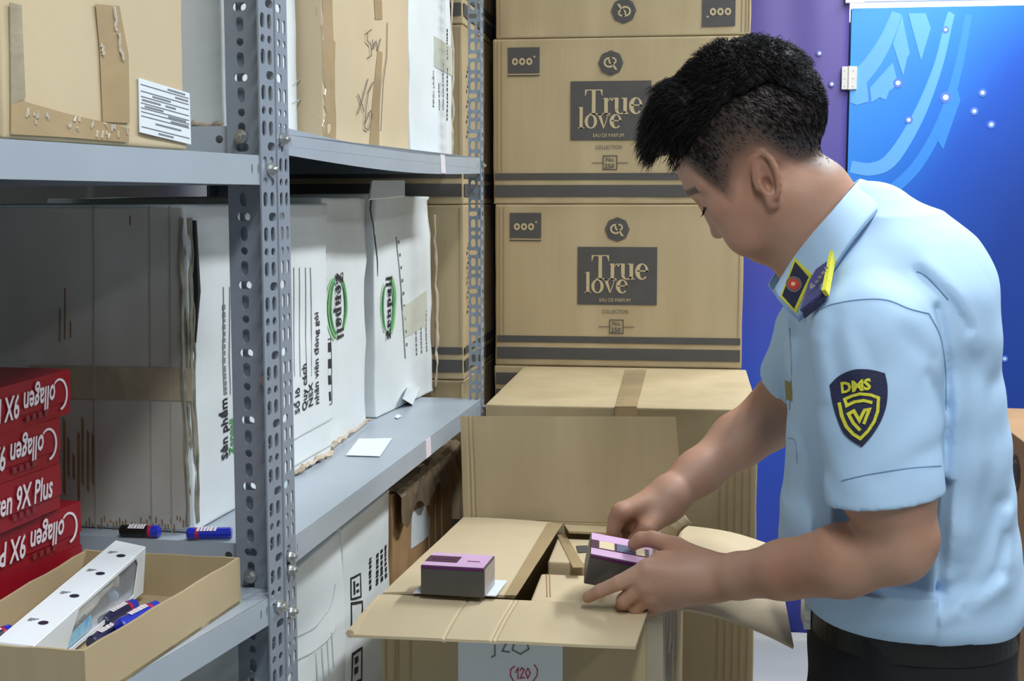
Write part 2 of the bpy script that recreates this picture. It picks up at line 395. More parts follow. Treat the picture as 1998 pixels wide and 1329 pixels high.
# printed sweeps on the door (flat print)
SW1 = mat('print_light_blue', (104, 178, 250), .45); SW2 = mat('print_mid_blue', (56, 144, 238), .45); STARM = mat('print_white_dot', (214, 232, 255), .45); STARH = mat('print_dot_halo', (92, 130, 226), .45); STARP = mat('print_dot_halo_purple', (104, 98, 178), .45)
def wp(u, v, y=BACKY-.006): p = at(u, v, Y=y); return (p.x, p.z)
def band(cl, ws):
    C = smooth2([wp(*p) for p in cl], 8); n = len(C); L = []; R = []
    for i, p in enumerate(C):
        d = (C[min(i+1, n-1)]-C[max(i-1, 0)]).normalized(); q = Vector((-d.y, d.x)); w = np.interp(i/(n-1), np.linspace(0, 1, len(ws)), ws)*.00175/2
        L.append(tuple(p+q*w)); R.append(tuple(p-q*w))
    return [L+R[::-1]]
def wprint(name, shapes, m, par=door, y=BACKY-.006, t=.0008): return decal(name, shapes, (0, y, 0), (1, 0, 0), (0, 0, 1), m, par, t)
wprint('printed_arc', [band([(1660, 325), (1700, 330), (1740, 310), (1790, 230), (1830, 130), (1852, 40), (1858, 26)], [22, 24, 26, 22, 16, 14, 12])], SW1)
wprint('printed_arc', [band([(1740, 372), (1790, 322), (1836, 240), (1868, 140), (1890, 28)], [22, 20, 18, 15, 12])], SW2)
wprint('printed_arc', [band([(1659, 170), (1700, 125), (1730, 75), (1750, 25)], [36, 30, 24, 18])], SW1)
poly = lambda *p: [[wp(*q) for q in p]]
wprint('printed_shape', [poly((1772, 26), (1806, 26), (1816, 55), (1797, 118)), poly((1760, 30), (1775, 105), (1770, 112), (1762, 148), (1742, 86)), poly((1742, 122), (1752, 165), (1735, 178), (1728, 195), (1716, 190), (1700, 200), (1697, 172)),
        poly((1659, 160), (1690, 155), (1695, 198), (1672, 205), (1659, 200))], SW1, t=.0012)
wprint('printed_shape', [poly((1865, 165), (1874, 195), (1840, 292), (1828, 272), (1822, 262))], SW2, t=.0012)
def star(u, v, r, par, y, halo):
    p = wp(u, v, y); k = .00175
    wprint('printed_star', [[oval(p[0], p[1], r*k*1.5, r*k*1.5, 16)]], halo, par, y, .0016)
    wprint('printed_star', [[oval(p[0], p[1], r*k*.75, r*k*.75, 14)]], STARM, par, y, .0022)
for u, v, r in [(1845, 58, 4), (1752, 162, 6), (1845, 190, 7), (1917, 181, 5), (1901, 217, 5), (1934, 243, 5), (1773, 234, 5), (1876, 462, 5), (1908, 602, 5), (1960, 700, 4)]: star(u, v, r, door, BACKY-.006, STARH)
for u, v, r in [(1507, 90, 4), (1599, 104, 4), (1623, 164, 4)]: star(u, v, r, banner, BACKY-.007, STARP)
hp = at(1657, 152, Y=BACKY-.012)
h = MB(); h.box(hp.x-.024, BACKY-.016, hp.z-.037, hp.x-.003, BACKY-.008, hp.z+.037); h.box(hp.x+.001, BACKY-.016, hp.z-.037, hp.x+.024, BACKY-.006, hp.z+.037); h.tube([(hp.x-.001, BACKY-.016, hp.z-.038), (hp.x-.001, BACKY-.016, hp.z+.038)], .004)
for dz in (-.025, 0, .025):
    for dx in (-.014, .013): h.tube([(hp.x+dx, BACKY-.0175, hp.z+dz), (hp.x+dx, BACKY-.012, hp.z+dz)], .003, 6)
h.build('door_hinge', mat('white_hinge', (224, 222, 216), .4), door)
hp = at(1668, 2, Y=BACKY-.012)
h = MB(); h.box(hp.x-.03, BACKY-.018, hp.z-.006, hp.x+.03, BACKY-.006, hp.z+.03); h.build('door_latch_plate', MATS['white_hinge'], door)
# ceiling tubes
for i, ((lx, ly, lz), pw) in enumerate(LAMPS):
    t = thing('ceiling_light', ['white tube light fitting on the ceiling above the taped cartons', 'white tube light fitting on the ceiling near the blue door', 'white tube light fitting on the ceiling above the nearer shelf rack', 'white tube light fitting on the ceiling at the right behind the man'][i], 'light', (lx, ly, 2.95))
    MB().box(lx-.05, ly-.62, 2.89, lx+.05, ly+.62, 2.95).build('housing', WALLM, t)
    MB().tube([(lx, ly-.6, 2.872), (lx, ly+.6, 2.872)], .014, 10).build('tube', mat('lit_tube', (255, 255, 255), .4, emit=(240, 248, 255), estr=6.0), t, smooth=True)
# ------------------------------------------------------------------ slotted angle racks
def slot(cx, cz, kind):
    if kind == 'c': return oval(cx, cz, .0042, .0042, 10)
    a, b = (.0042, .0075) if kind == 'v' else (.0075, .0042)
    P = []
    if kind == 'v':
        P = [(cx+a*math.cos(t), cz+.0034+a*math.sin(t)) for t in np.linspace(0, PI, 6)]+[(cx+a*math.cos(t), cz-.0034+a*math.sin(t)) for t in np.linspace(PI, 2*PI, 6)]
    else:
        P = [(cx+.0036+b*math.cos(t), cz+b*math.sin(t)) for t in np.linspace(-PI/2, PI/2, 6)]+[(cx-.0036+b*math.cos(t), cz+b*math.sin(t)) for t in np.linspace(PI/2, 1.5*PI, 6)]
    return P
def flange(width, z0, z1, full=True, c1=.3, c2=.76, zoff=0.0):
    """panels of one pitch each so the tessellation stays small; local (a,z)"""
    sh = []; p = .0173; z = z0; k = 0
    seq = ['v', 'c', 'v', 'h']; seq2 = ['v', 'c', 'v', None]
    while z < z1-.001:
        zt = min(z+p, z1); loops = [[(0, z), (width, z), (width, zt), (0, zt)]]
        if zt-z > p*.95 and full:
            loops.append(slot(width*c1, z+p/2, seq[k % 4]))
            if seq2[k % 4]: loops.append(slot(width*c2, z+p/2, seq2[k % 4]))
        sh.append(loops); z = zt; k += 1
    return sh
def panel_flange(V, F, shapes, O, ux, t):
    v, f = plate(shapes, O, ux, (0, 0, 1), t/2, t/2); n = len(V); V += v; F += [tuple(i+n for i in q) for q in f]
def post(rack, x, sx, y, sy, wf, we, H, zhole=(0, 9)):
    """L profile, corner at (x,y); front flange runs along x by sx*wf, end flange along y by sy*we (local coords)"""
    V = []; F = []; hz0 = max(0, zhole[0]); hz1 = min(H, zhole[1])
    for (w, ux) in ((wf, (sx, 0, 0)), (we, (0, sy, 0))):
        panel_flange(V, F, flange(w, hz0, hz1, c1=.28 if ux[0] else .68, c2=.74 if ux[0] else .2), (x, y, 0), ux, .0018)
        if hz0 > 0: panel_flange(V, F, [rect(0, 0, w, hz0)[0:1]], (x, y, 0), ux, .0018)
        if hz1 < H: panel_flange(V, F, [rect(0, hz1, w, H)[0:1]], (x, y, 0), ux, .0018)
    me = mesh_of(V, F, 'post'); me.materials.append(STEELD)
    o = bpy.data.objects.new('post', me); COL.objects.link(o); o.parent = rack
    return o
def lip_profile(L, hgt, holes):
    loops = [[(L*i/16, 0) for i in range(17)]+[(L*i/16, -hgt) for i in range(16, -1, -1)]]
    return [loops+holes]
def shelf(rack, x0, x1, D, z, lip=.028, sag=0.0, hole_far=True):
    """plate with folded lips; front edge y=0"""
    V = []; F = []
    nx, ny = 16, 4; L = x1-x0
    for s in (0, 1):
        for j in range(ny+1):
            for i in range(nx+1): V.append((x0+L*i/nx, D*j/ny, z-.0012*s))
    o = (nx+1)*(ny+1)
    for j in range(ny):
        for i in range(nx): a = j*(nx+1)+i; F += [(a, a+1, a+nx+2, a+nx+1), (o+a, o+a+nx+1, o+a+nx+2, o+a+1)]
    zc = -lip*.48
    hs = [oval(c, zc, .0016, .0055, 8) for c in (.030, .042, L-.030, L-.042)]+[oval(c, zc, .0042, .0062, 10) for c in (.012, L-.012)]
    v, f = plate(lip_profile(L, lip, hs), (x0, 0, z), (1, 0, 0), (0, 0, 1), .0006, .0006); n = len(V); V += v; F += [tuple(i+n for i in q) for q in f]
    v, f = plate([rect(0, -.0012, L, 0)], (x0, 0, z-lip), (1, 0, 0), (0, 1, 0), .0006, .0006) if False else boxvf(x0, 0, z-lip, x1, .012, z-lip+.0012); n = len(V); V += v; F += [tuple(i+n for i in q) for q in f]
    for xe in (x0, x1):
        v, f = plate([[[(0, 0), (D, 0), (D, -lip), (0, -lip)], oval(.06, zc, .0042, .0042, 10), oval(D-.05, zc, .0042, .0042, 10)]], (xe, 0, z), (0, 1, 0), (0, 0, 1), .0006, .0006); n = len(V); V += v; F += [tuple(i+n for i in q) for q in f]
    v, f = boxvf(x0, D-.0012, z-lip, x1, D, z); n = len(V); V += v; F += [tuple(i+n for i in q) for q in f]
    if sag:
        V = [(a, b, c-sag*math.sin(PI*min(1, max(0, (a-x0)/L)))*(1.0 if b < D*.5 else .3)) for a, b, c in V]
    me = mesh_of(V, F, 'shelf'); me.materials.append(STEEL)
    bv = bpy.data.objects.new('shelf', me); COL.objects.link(bv); bv.parent = rack
    return bv
def bolt(rack, x, y, z, d=(0, -1, 0), s=1.0):
    d = Vector(d); p = Vector((x, y, z)); b = MB()
    s *= .75; b.tube([p, p+d*.0025*s], .0095*s, 14); b.tube([p+d*.0025*s, p+d*.0085*s], .0068*s, 6); b.tube([p+d*.0085*s, p+d*.012*s], .0032*s, 8)
    return b.build('bolt', ZINC, rack, world=False)
RD = .50
angL = math.atan2(.984, .18)
LRO = (-.4145, 1.295, 0)
LR = thing('steel_shelving_rack', 'nearer grey slotted-angle shelf rack at the left, holding red boxes and an open tray', 'shelf rack', LRO, angL)
LZ = [.25, .69, 1.1007, 1.5434, 1.95]
for z in LZ: shelf(LR, -1.05, -.0025, RD, z, lip=.0285)
post(LR, 0, -1, -.0015, 1, .030, .053, 2.3, (.8, 1.9)); post(LR, 0, -1, RD+.0015, -1, .030, .04, 2.3, (.8, 1.9))
post(LR, -1.053, 1, -.0015, 1, .030, .048, 2.3, (1.9, 1.9)); post(LR, -1.053, 1, RD+.0015, -1, .03, .04, 2.3, (1.9, 1.9))
for z in LZ:
    bolt(LR, -.012, -.003, z-.0135); bolt(LR, -.003, .034, z+.012 if z != 1.5434 else z+.02, (-1, 0, 0))
bolt(LR, -.003, .012, 1.318, (-1, 0, 0), .8)
angR = math.atan2(.999, .0426)
RR = thing('steel_shelving_rack', 'farther grey slotted-angle shelf rack packed with white cartons, reaching the wall of brown cartons', 'shelf rack', (-.4168, 1.308, 0), angR)
RZ = [.30, .725, 1.143, 1.5745, 1.99]; RL = 1.050
for z in RZ: shelf(RR, .0025, RL-.0025, RD, z, lip=.0275, sag=.0085 if z == RZ[3] else 0)
post(RR, 0, 1, -.0015, 1, .034, .04, 2.3, (.8, 1.9)); post(RR, 0, 1, RD+.0015, -1, .034, .04, 2.3, (1.9, 1.9))
post(RR, RL, -1, -.0015, 1, .02, .026, 2.3, (1.0, 2.0)); post(RR, RL, -1, RD+.0015, -1, .03, .04, 2.3, (1.9, 1.9))
for z in RZ: bolt(RR, .012, -.003, z-.0135); bolt(RR, RL-.006, -.003, z-.0135, s=.7)
bolt(RR, .012, -.003, 1.115); bolt(RR, .012, -.003, 1.07)
# price tags stuck to the lips
def rack_tag(z, u0, u1, vt, lean, nm='pale paper tag'):
    a = at(u0, vt, Z=z-.002); b = at(u1, vt, Z=z-.002)
    Mi = world_inv(RR); xa = (Mi @ a).x; xb = xa+.030
    m = MB(); n0 = -.0016
    m.add([(xa, n0, z+.0005), (xb, n0, z+.0005), (xb+lean, n0, z-.0275), (xa+lean, n0, z-.0275), (xa, -.0004, z+.0005), (xb, -.0004, z+.0005), (xb+lean, -.0004, z-.0275), (xa+lean, -.0004, z-.0275)],
          [(0, 1, 2, 3), (4, 7, 6, 5), (0, 4, 5, 1), (1, 5, 6, 2), (2, 6, 7, 3), (3, 7, 4, 0)])
    o = m.build('price_tag', PAPERP, RR, world=False); o['label'] = nm; return o
t1 = rack_tag(1.1435, 812, 845, 862, .002); t2 = rack_tag(1.5690, 820, 850, 305, .006)
# ------------------------------------------------------------------ printed brown cartons
CRS = mat('soft_board_crease', (146, 126, 92), .8)
def print_front(t, w, h, y, flip=False, dx=0, scale=.0010308, full=True):
    """print on the -Y face; t at base centre (local frame, x right, z up)"""
    k = scale; ux = (1, 0, 0); uz = (0, 0, 1); O = (-w/2, y, 0)
    if flip: ux = (-1, 0, 0); uz = (0, 0, -1); O = (w/2, y, h)
    L = t.matrix_basis; T = lambda p: L @ Vector(p)
    O = T(O); ux = (L.to_3x3() @ Vector(ux)); uz = (L.to_3x3() @ Vector(uz))
    P = lambda a, b, off=0: O+ux*(a*k)+uz*(b*k)+Vector((0, -1, 0))*off
    W = w/k
    decal('printed_band', [rect(4, 14, W-4, 37), rect(4, 47, W-4, 60)], P(0, 0), ux*k, uz*k, GREYINK, t)
    for j_, (a_, c_) in enumerate(((3, 5), (9, 10.5), (17, 18.2), (W-9, W-7.8))): decal('board_crease', [rect(a_, 62, c_, h/k-6)], P(0, 0), ux*k, uz*k, CRS, t, .0004)
    if not full: return
    dx0 = dx
    # corner patch
    decal('printed_patch', [rect(30, 253, 92, 302), rect(30, 247, 92, 250)], P(0, 0), ux*k, uz*k, GREYINK, t)
    decal('printed_rings', [ring(44, 275, 6, 7, 2.6, 3.2, 16), ring(58, 275, 6, 7, 2.6, 3.2, 16), ring(72, 275, 6, 7, 2.6, 3.2, 16)], P(0, 0, .0006), ux*k, uz*k, KRAFTINK, t)
    decal('printed_dot', [[oval(82, 284, 2, 2, 8)], rect(32, 249.5, 90, 251)], P(0, 0, .0005), ux*k, uz*k, KRAFTINK, t)
    # octagon emblem
    cx, cy = 241+dx0, 270
    decal('printed_emblem', [ring(cx, cy, 24, 24, 21.5, 21.5, 8), [oval(cx, cy, 20, 20, 28)]], P(0, 0), ux*k, uz*k, GREYINK, t)
    decal('emblem_letters', [arc(cx-3, cy+1, 11, 10, 7.5, 6.5, 60, 320), ring(cx+3, cy+4, 8, 7, 5, 4, 16), [[(cx, cy), (cx+4, cy), (cx+13, cy-13), (cx+8, cy-13)]]], P(0, 0, .0006), ux*k, uz*k, KRAFTINK, t)
    x0, x1, y0, y1 = 164+dx0, 319+dx0, 123, 236
    decal('printed_name_panel', [rect(x0, y0, x1, y1)], P(0, 0), ux*k, uz*k, GREYINK, t)
    S, e = word('True', 67, .12, .028, track=-.02); S = [[[(a*.87+x0+24, b+y0+50) for a, b in l] for l in s] for s in S]
    S2, e = word('love', 57, .12, .03, track=-.02); S += [[[(a*.92+x0+14, b+y0+23) for a, b in l] for l in s] for s in S2]
    decal('printed_name', S, P(0, 0, .0006), ux*k, uz*k, KRAFTINK, t)
    lettering('printed_lettering', 'EAU DE PARFUM', 10, P(x0+43, y0+6, .0008), ux*k, uz*k, KRAFTINK, t, sx=.82)
    lettering('printed_lettering', 'COLLECTION', 10.5, P(x0+48, y0-17, .0002), ux*k, uz*k, GREYINK, t, sx=.8)
    decal('printed_number_box', [frame_rect(x0+63, y0-57, x0+91, y0-29, 1.6), rect(x0+42, y0-44, x0+63, y0-43), rect(x0+91, y0-44, x0+112, y0-43)], P(0, 0), ux*k, uz*k, GREYINK, t)
    lettering('printed_lettering', 'No.', 12, P(x0+68, y0-41, .0002), ux*k, uz*k, GREYINK, t, bold=.01)
    lettering('printed_lettering', '250', 13, P(x0+66, y0-54, .0002), ux*k, uz*k, GREYINK, t, bold=.02)
SX0, SX1, SY = -.398, .102, 2.687
SH = .3290; zs = [0, .278, .556, .834, 1.163, 1.492, 1.821]
names = {0: 'plain brown carton on the floor, lowest of the stack behind the opened carton', 1: 'plain brown carton, second from the floor in the stack behind the opened carton', 2: 'plain brown carton, third from the floor in the stack behind the opened carton',
         3: 'printed brown carton upside down, its dark band just above the top of the taped carton', 4: 'printed brown carton with dark name panel, resting level with the taped carton\'s top', 5: 'printed brown carton whose dark name panel touches the man\'s fringe',
         6: 'upside-down printed brown carton cut off by the top edge of the picture'}
for i, z in enumerate(zs):
    hgt = .2778 if i < 3 else SH-.0004
    w_ = SX1-SX0+[0, 0, 0, .0, .0, .004, .004][i]; xo = [0, 0, 0, -.002, 0, -.002, .004][i]
    t = carton('printed_carton' if i > 2 else 'brown_carton', names[i], ((SX0+SX1)/2+xo, SY+.2, z), (w_, .40, hgt), KRAFT, group='brown cartons stacked against the back', seed=i+2, crumple=.0016)
    if i > 2: print_front(t, w_, hgt, -.2-.0002, flip=(i in (3, 6)), dx={3: 0, 4: 0, 5: -11, 6: 0}[i])
# stack behind the rack end
LX1, LY = -.421, 2.452
names = {0: 'plain brown carton on the floor, lowest of the stack past the far rack end', 1: 'plain brown carton, second from the floor in the stack past the far rack end', 2: 'plain brown carton, third from the floor in the stack past the far rack end', 3: 'brown carton just under shelf height past the far rack end',
         4: 'brown banded carton seen between the last white carton and the far rack post', 5: 'brown banded carton seen through the far rack post above the middle shelf boxes', 6: 'topmost brown carton past the far rack end'}
for i, z in enumerate(zs):
    hgt = .2778 if i < 3 else SH-.0004
    t = carton('banded_carton' if i > 2 else 'brown_carton', names[i], (LX1-.25, LY+.31, z), (.50, .62, hgt), KRAFT, group='brown cartons stacked past the rack end', seed=i+20, crumple=.0028)
    if i > 2:
        print_front(t, .50, hgt, -.31-.0002, flip=False, full=False)
        M = t.matrix_basis; k = .00103
        decal('printed_band', [rect(4, 14, 384, 37), rect(4, 47, 384, 60)], M @ Vector((.2502, -.31, 0)), (0, k, 0), (0, 0, k), GREYINK, t)
        decal('printed_marks', [rect(30+(j%3)*9, 120+j*9, 36+(j%3)*9, 125+j*9) for j in range(15)], M @ Vector((.2502, -.31, 0)), (0, k, 0), (0, 0, k), GREYINK, t)['kind'] = 'stuff'
# taped carton in front of that stack
BX0 = at(946, 790, Y=2.165).x; BX1 = at(1481, 800, Y=2.165).x
tb = carton('taped_carton', 'flat-topped brown carton sealed with one strip of tape, behind the opened carton', ((BX0+BX1)/2, 2.165+.258, .683), (BX1-BX0, .516, .480), KRAFT, seed=41, crumple=.0018)
def topstrip(name, par, pts, z, m, t=.0008):
    P = [at(u, v, Z=z) for u, v in pts]; return decal(name, [[[(p.x, p.y) for p in P]]], (0, 0, z), (1, 0, 0), (0, 1, 0), m, par, t)
topstrip('tape', tb, [(1200, 794), (1243, 794), (1262, 722), (1220, 722)], 1.1632, TAPE)
p = at(1200, 795, Y=2.1645); q = at(1243, 795, Y=2.1645)
decal('tape', [rect(p.x, 1.05, q.x, 1.163)], (0, 2.1642, 0), (1, 0, 0), (0, 0, 1), TAPE, tb)
for k in range(5):
    x = BX1-.012-.012*k
    decal('side_crease', [rect(x, .69, x+.0012, 1.155)], (0, 2.1642, 0), (1, 0, 0), (0, 0, 1), KRAFTD, tb, .0005)
# things under it, down to the floor
carton('brown_carton', 'plain brown carton on the floor under the taped flat-topped carton', ((BX0+BX1)/2, 2.423, 0), (.44, .5, .341), KRAFT, seed=43, group='plain cartons under the taped carton')
carton('brown_carton', 'plain brown carton directly under the taped flat-topped carton', ((BX0+BX1)/2, 2.423, .342), (.44, .5, .340), KRAFT, seed=44, group='plain cartons under the taped carton')
# carton stack at the far right behind the man
rx0 = .711
tr = carton('brown_carton', 'brown carton with a round stamp behind the man\'s back at the right edge', (rx0+.28, 3.125, .60), (.56, .59, .385), KRAFTD, seed=51, crumple=.002)
for (zz, nm) in ((.0, 'lowest'), (.30, 'middle')):
    carton('brown_carton', nm+' brown carton of the low stack behind the man\'s back', (rx0+.28, 3.125, zz), (.56, .59, .299), KRAFTD, seed=52+int(zz*10))
p = at(1980, 925, X=rx0-.001)
decal('round_stamp', [ring(p.y, p.z, .042, .042, .033, .033), [oval(p.y, p.z, .025, .025)]], (rx0-.0008, 0, 0), (0, -1, 0), (0, 0, 1), GREYINK, tr) if False else decal('round_stamp', [ring(-p.y, p.z, .042, .042, .033, .033), [oval(-p.y, p.z, .025, .025)]], (rx0-.0006, 0, 0), (0, -1, 0), (0, 0, 1), GREYINK, tr)
for j in range(6):
    decal('side_mark', [rect(-p.y-.05+j*.018, p.z-.17, -p.y-.042+j*.018, p.z-.10)], (rx0-.0006, 0, 0), (0, -1, 0), (0, 0, 1), GREYINK, tr)
# ------------------------------------------------------------------ white cartons on the farther rack
# faces towards the aisle lie on planes X = const (racks run nearly along Y)
def face_px(pts, X): return [(at(u, v, X=X).y, at(u, v, X=X).z) for u, v in pts]
def aisle(name, shapes, X, m, par, t=.0006, lift=0.0):
    if not isinstance(X, Pl): X = Pl(X, 0, 0)
    o = decal(name, shapes, (X.x(0), 0, 0), (X.k, 1, 0), (0, 0, 1), m, par, t)
    if len(shapes) > 1: o['kind'] = 'stuff'
    return conform_x(o, par, .0006+lift)
def faced(name, label, pl, y0, y1, z, depth, h, m, seed, crumple, group, warp=None, nm='carton_body'):
    ym = (y0+y1)/2; n = Vector((1, -pl.k, 0)).normalized(); c = Vector((pl.x(ym), ym, z))-n*depth/2
    return carton(name, label, tuple(c), (depth, (y1-y0)*math.hypot(1, pl.k), h), m, rotz=-math.atan(pl.k), seed=seed, crumple=crumple, group=group, warp=warp)
def vtext(s, u, v, X, par, size, m=INK, up=True, bold=.03, name='printed_lettering', sx=1.0):
    """text running up (letters lean left) or down"""
    p = at(u, v, X=X)
    if not isinstance(X, Pl): X = Pl(X, 0, 0)
    ux, uy = ((0, 0, 1), (-X.k, -1, 0)) if up else ((0, 0, -1), (X.k, 1, 0))
    p = Vector((X.x(p.y)+.0009, p.y, p.z)); return conform_x(lettering(name, s, size, p, ux, Vector(uy)*1.45, m, par, bold=bold, t=.0, sx=sx), par, .0010)
def shear_warp(kx=0, ky=0, seed=0, bulge=0, h=.34, amp=.006):
    def f(p):
        z = p.z/h; n = noise.noise(Vector((p.x*5+seed, p.y*5, p.z*6)))
        return Vector((p.x+kx*z*h+bulge*math.sin(PI*min(1, max(0, z)))*(1 if p.x > 0 else 0)+amp*n*(.2+z), p.y+ky*z*h+amp*.8*noise.noise(Vector((p.z*7+seed, p.y*3, 3.3)))*z, p.z+(amp*.7*n if z > .6 else 0)))
    return f
def torn_edge(t, pts, r=.004, nm='torn_edge'):
    P = [Vector(p) for p in pts]; out = []
    for i in range(len(P)-1):
        for k in range(8):
            q = P[i].lerp(P[i+1], k/8); out.append(q+Vector((random.uniform(-.002, .002), 0, random.uniform(-.003, .003))))
    out.append(P[-1]); b = MB(); b.tube(out, [r*random.uniform(.45, 1.2) for _ in out], 6); return b.build(nm, TORN, t)
Z2 = 1.1435
def vmicro(u, v, X, par, length, m=INKG, hgt=.007, seed=1):
    """a line of small print too fine to read, running upwards"""
    p = at(u, v, X=X); r_ = random.Random(seed); z = p.z; sh = []
    while z < p.z+length:
        L = r_.uniform(.003, .010); sh.append(rect(p.y-hgt*r_.uniform(.6, 1)*.5, z, p.y+hgt*.5, z+L*.72)); z += L
    return aisle('small_print', sh, X, m, par)
PALET = mat('pale_tape_on_white', (212, 218, 206), .25, coat=.4)
# A: worn white carton whose end shows through the nearer rack
AP = Pl(-.526, 1.345, .060); AX, AY0, AY1 = -.526, 1.345, 1.800
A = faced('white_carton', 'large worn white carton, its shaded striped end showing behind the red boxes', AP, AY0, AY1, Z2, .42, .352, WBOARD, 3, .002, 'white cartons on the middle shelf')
EK = -AP.k; EO = (0, AY0-EK*AX, 0); EU = (1, EK, 0)
# end panel skin: greyer board, tape and brown wear
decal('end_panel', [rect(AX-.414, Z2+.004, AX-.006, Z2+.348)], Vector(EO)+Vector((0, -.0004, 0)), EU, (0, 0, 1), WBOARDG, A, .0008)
def endp(u, v):
    d = ray(u, v); t = EO[1]/(d.y-EK*d.x); q = CC+d*t; return (q.x, q.z)
WEAR = mat('brown_scuff', (140, 112, 80), .85, var=.3, vscale=60); CORR = mat('board_fold_line', (186, 192, 192), .8)
sh = []
for j in range(13):
    u = 128+j*4.5+random.uniform(-1.5, 1.5); a, b = random.uniform(800, 900), random.uniform(930, 985)
    if j % 2 == 0: sh.append([[endp(u-2, a), endp(u+2, a+8), endp(u+2, b), endp(u-1.5, b-6)]])
for j in range(34):
    u = 170+j*5.9; a = 1010+random.uniform(-8, 14); b = a+random.uniform(6, 24)
    sh.append([[endp(u-1.2, a), endp(u+1.4, a+3), endp(u+1, b), endp(u-1, b-2)]])
for u, a, b in ((118, 600, 668), (128, 560, 662), (139, 625, 660), (255, 420, 440)): sh.append([[endp(u-1, a), endp(u+1.5, a+5), endp(u+1, b), endp(u-1, b)]])
_k = decal('scuff_marks', sh, Vector(EO)+Vector((0, -.0014, 0)), EU, (0, 0, 1), WEAR, A, .0004); _k['kind'] = 'stuff'
for u0 in (182, 291, 330): decal('board_crease', [[[endp(u0, 402), endp(u0+2, 402), endp(u0+8, 1040), endp(u0+6, 1040)]]], Vector(EO)+Vector((0, -.0014, 0)), EU, (0, 0, 1), mat('crease_grey', (158, 158, 152), .8), A, .0008)
decal('tape', [[[endp(60, 712), endp(372, 718), endp(374, 782), endp(60, 776)]]], Vector(EO)+Vector((0, -.0016, 0)), EU, (0, 0, 1), TAPEC, A, .0005)
# crushed corner: strips of torn liner down the vertical edge
b = MB()
for j, (du, r) in enumerate(((0, .0035), (6, .0025), (13, .004), (18, .0022))):
    pts = []
    for k in range(19):
        z = Z2+.01+k*.0182; pts.append((AX+.0005-(.012-j*.004)*.6+random.uniform(-.0012, .0012), AY0-.001+j*.004+random.uniform(-.001, .001), z))
    b.tube(pts, [r*random.uniform(.5, 1.1) for _ in pts], 5)
b.build('crushed_corner', mat('crushed_liner', (150, 146, 130), .8, var=.35, vscale=40), A)
b = MB(); b.tube([(AX+.001, AY0+.012, Z2+.205), (AX+.002, AY0+.015, Z2+.26), (AX+.001, AY0+.018, Z2+.335)], [.0015, .0055, .003], 6); b.build('dark_tear', BLACK, A)
fx = AP+.0002
for s, u, v in (('Số lô', 586, 806), ('Quy cách', 600, 800), ('NSX', 612, 792), ('nhân viên đóng gói', 624, 788)): vtext(s, u, v, fx, A, .0165, bold=.02)
vtext('Sản phẩm', 446, 894, fx, A, .017, bold=.03); vtext('Zenpali', 459, 884, fx, A, .014, m=mat('green_ink', (60, 150, 80), .6))
vmicro(441, 770, fx, A, .10, seed=3)
sh = []
for j, u in enumerate((436, 448, 460)):
    a = face_px([(u, 560), (u+1, 560), (u+3, 770), (u+2, 770)], fx); sh.append([a])
for j, u in enumerate((573, 584, 596, 606)): sh.append([face_px([(u, 522), (u+.8, 522), (u+3.6, 735), (u+2.8, 735)], fx)])
aisle('printed_lines', sh, fx, mat('pale_grey_ink', (150, 156, 164), .6), A)
torn_edge(A, [(AP.x(y)+.002, y, Z2+z_) for y, z_ in ((at(574, 940, X=AP).y, .004), (at(600, 925, X=AP).y, .008), (AY1-.004, .005))], .0042)
sh = [face_px(q, fx) for q in ([(572, 858), (648, 815), (648, 818), (572, 861)], [(572, 910), (648, 866), (648, 868), (572, 913)])]
aisle('board_crease', [[s] for s in sh], fx, CORR, A, .0009)
# B: the carton with the first green logo
BX, BY0, BY1 = -.511, 1.812, 2.085; BP = Pl(BX, BY0, -.02)
B = faced('white_carton', 'white carton with a green oval logo reading downwards on the middle shelf', BP, BY0, BY1, Z2, .40, .360, WBOARD, 6, .003, 'white cartons on the middle shelf', warp=shear_warp(seed=2, amp=.005))
GREEN = [mat('print_green_%s' % n, c, .6) for n, c in (('pale', (176, 222, 170)), ('mid', (122, 186, 122)), ('deep', (66, 152, 84)))]
def logo(par, X, u, v, flip, size, st=1.7):
    """oval green ribbon logo with the name running vertically"""
    c = at(u, v, X=X); s = size
    k = -1 if flip else 1
    for (rx, ry, ix, iy, a0, a1, dx, g) in ((.62, 1.0, .52, .93, 105, 262, -.10, 1), (.50, .92, .42, .86, 110, 255, -.06, 2), (.56, .86, .44, .84, -62, 62, .02, 2), (.74, 1.1, .66, 1.06, 120, 250, -.12, 0), (.66, .98, .60, .95, -58, 58, .04, 0)):
        sh = [[(x*s*k*st+c.y, y*s*k+c.z) for x, y in arc(dx, 0, rx, ry, ix, iy, a0, a1, 22)[0]]]
        aisle('logo_ribbon', [sh], X+.0003*g, GREEN[g], par, lift=.0004*(g+1))
    size_t = s*1.02; S, w = word('Zenpali', size_t*.62, .15, .04, track=.03)
    # baseline direction down (normal) or up (flipped)
    if not flip: O = Vector((X.x(c.y-.25*s)+.0014, c.y-.25*s, c.z+w/2)); ux, uy = (0, 0, -1), Vector((X.k, 1, 0))*st
    else: O = Vector((X.x(c.y+.25*s)+.0014, c.y+.25*s, c.z-w/2)); ux, uy = (0, 0, 1), Vector((-X.k, -1, 0))*st
    conform_x(decal('logo_name', S, O, ux, uy, INK, par, .0006), par, .0022)
bx = BP+.0045
logo(B, bx, 667, 598, False, .046)
sh = [[face_px(q, bx)] for q in ([(628, 492), (630, 492), (652, 640), (649, 640)], [(628, 492), (636, 490), (636, 493), (629, 495)])]
for j in range(5): a = 500+j*28; sh.append([face_px([(633+j*3.8, a), (638+j*3.8, a-1), (639+j*3.8, a+12), (634+j*3.8, a+12)], bx)])
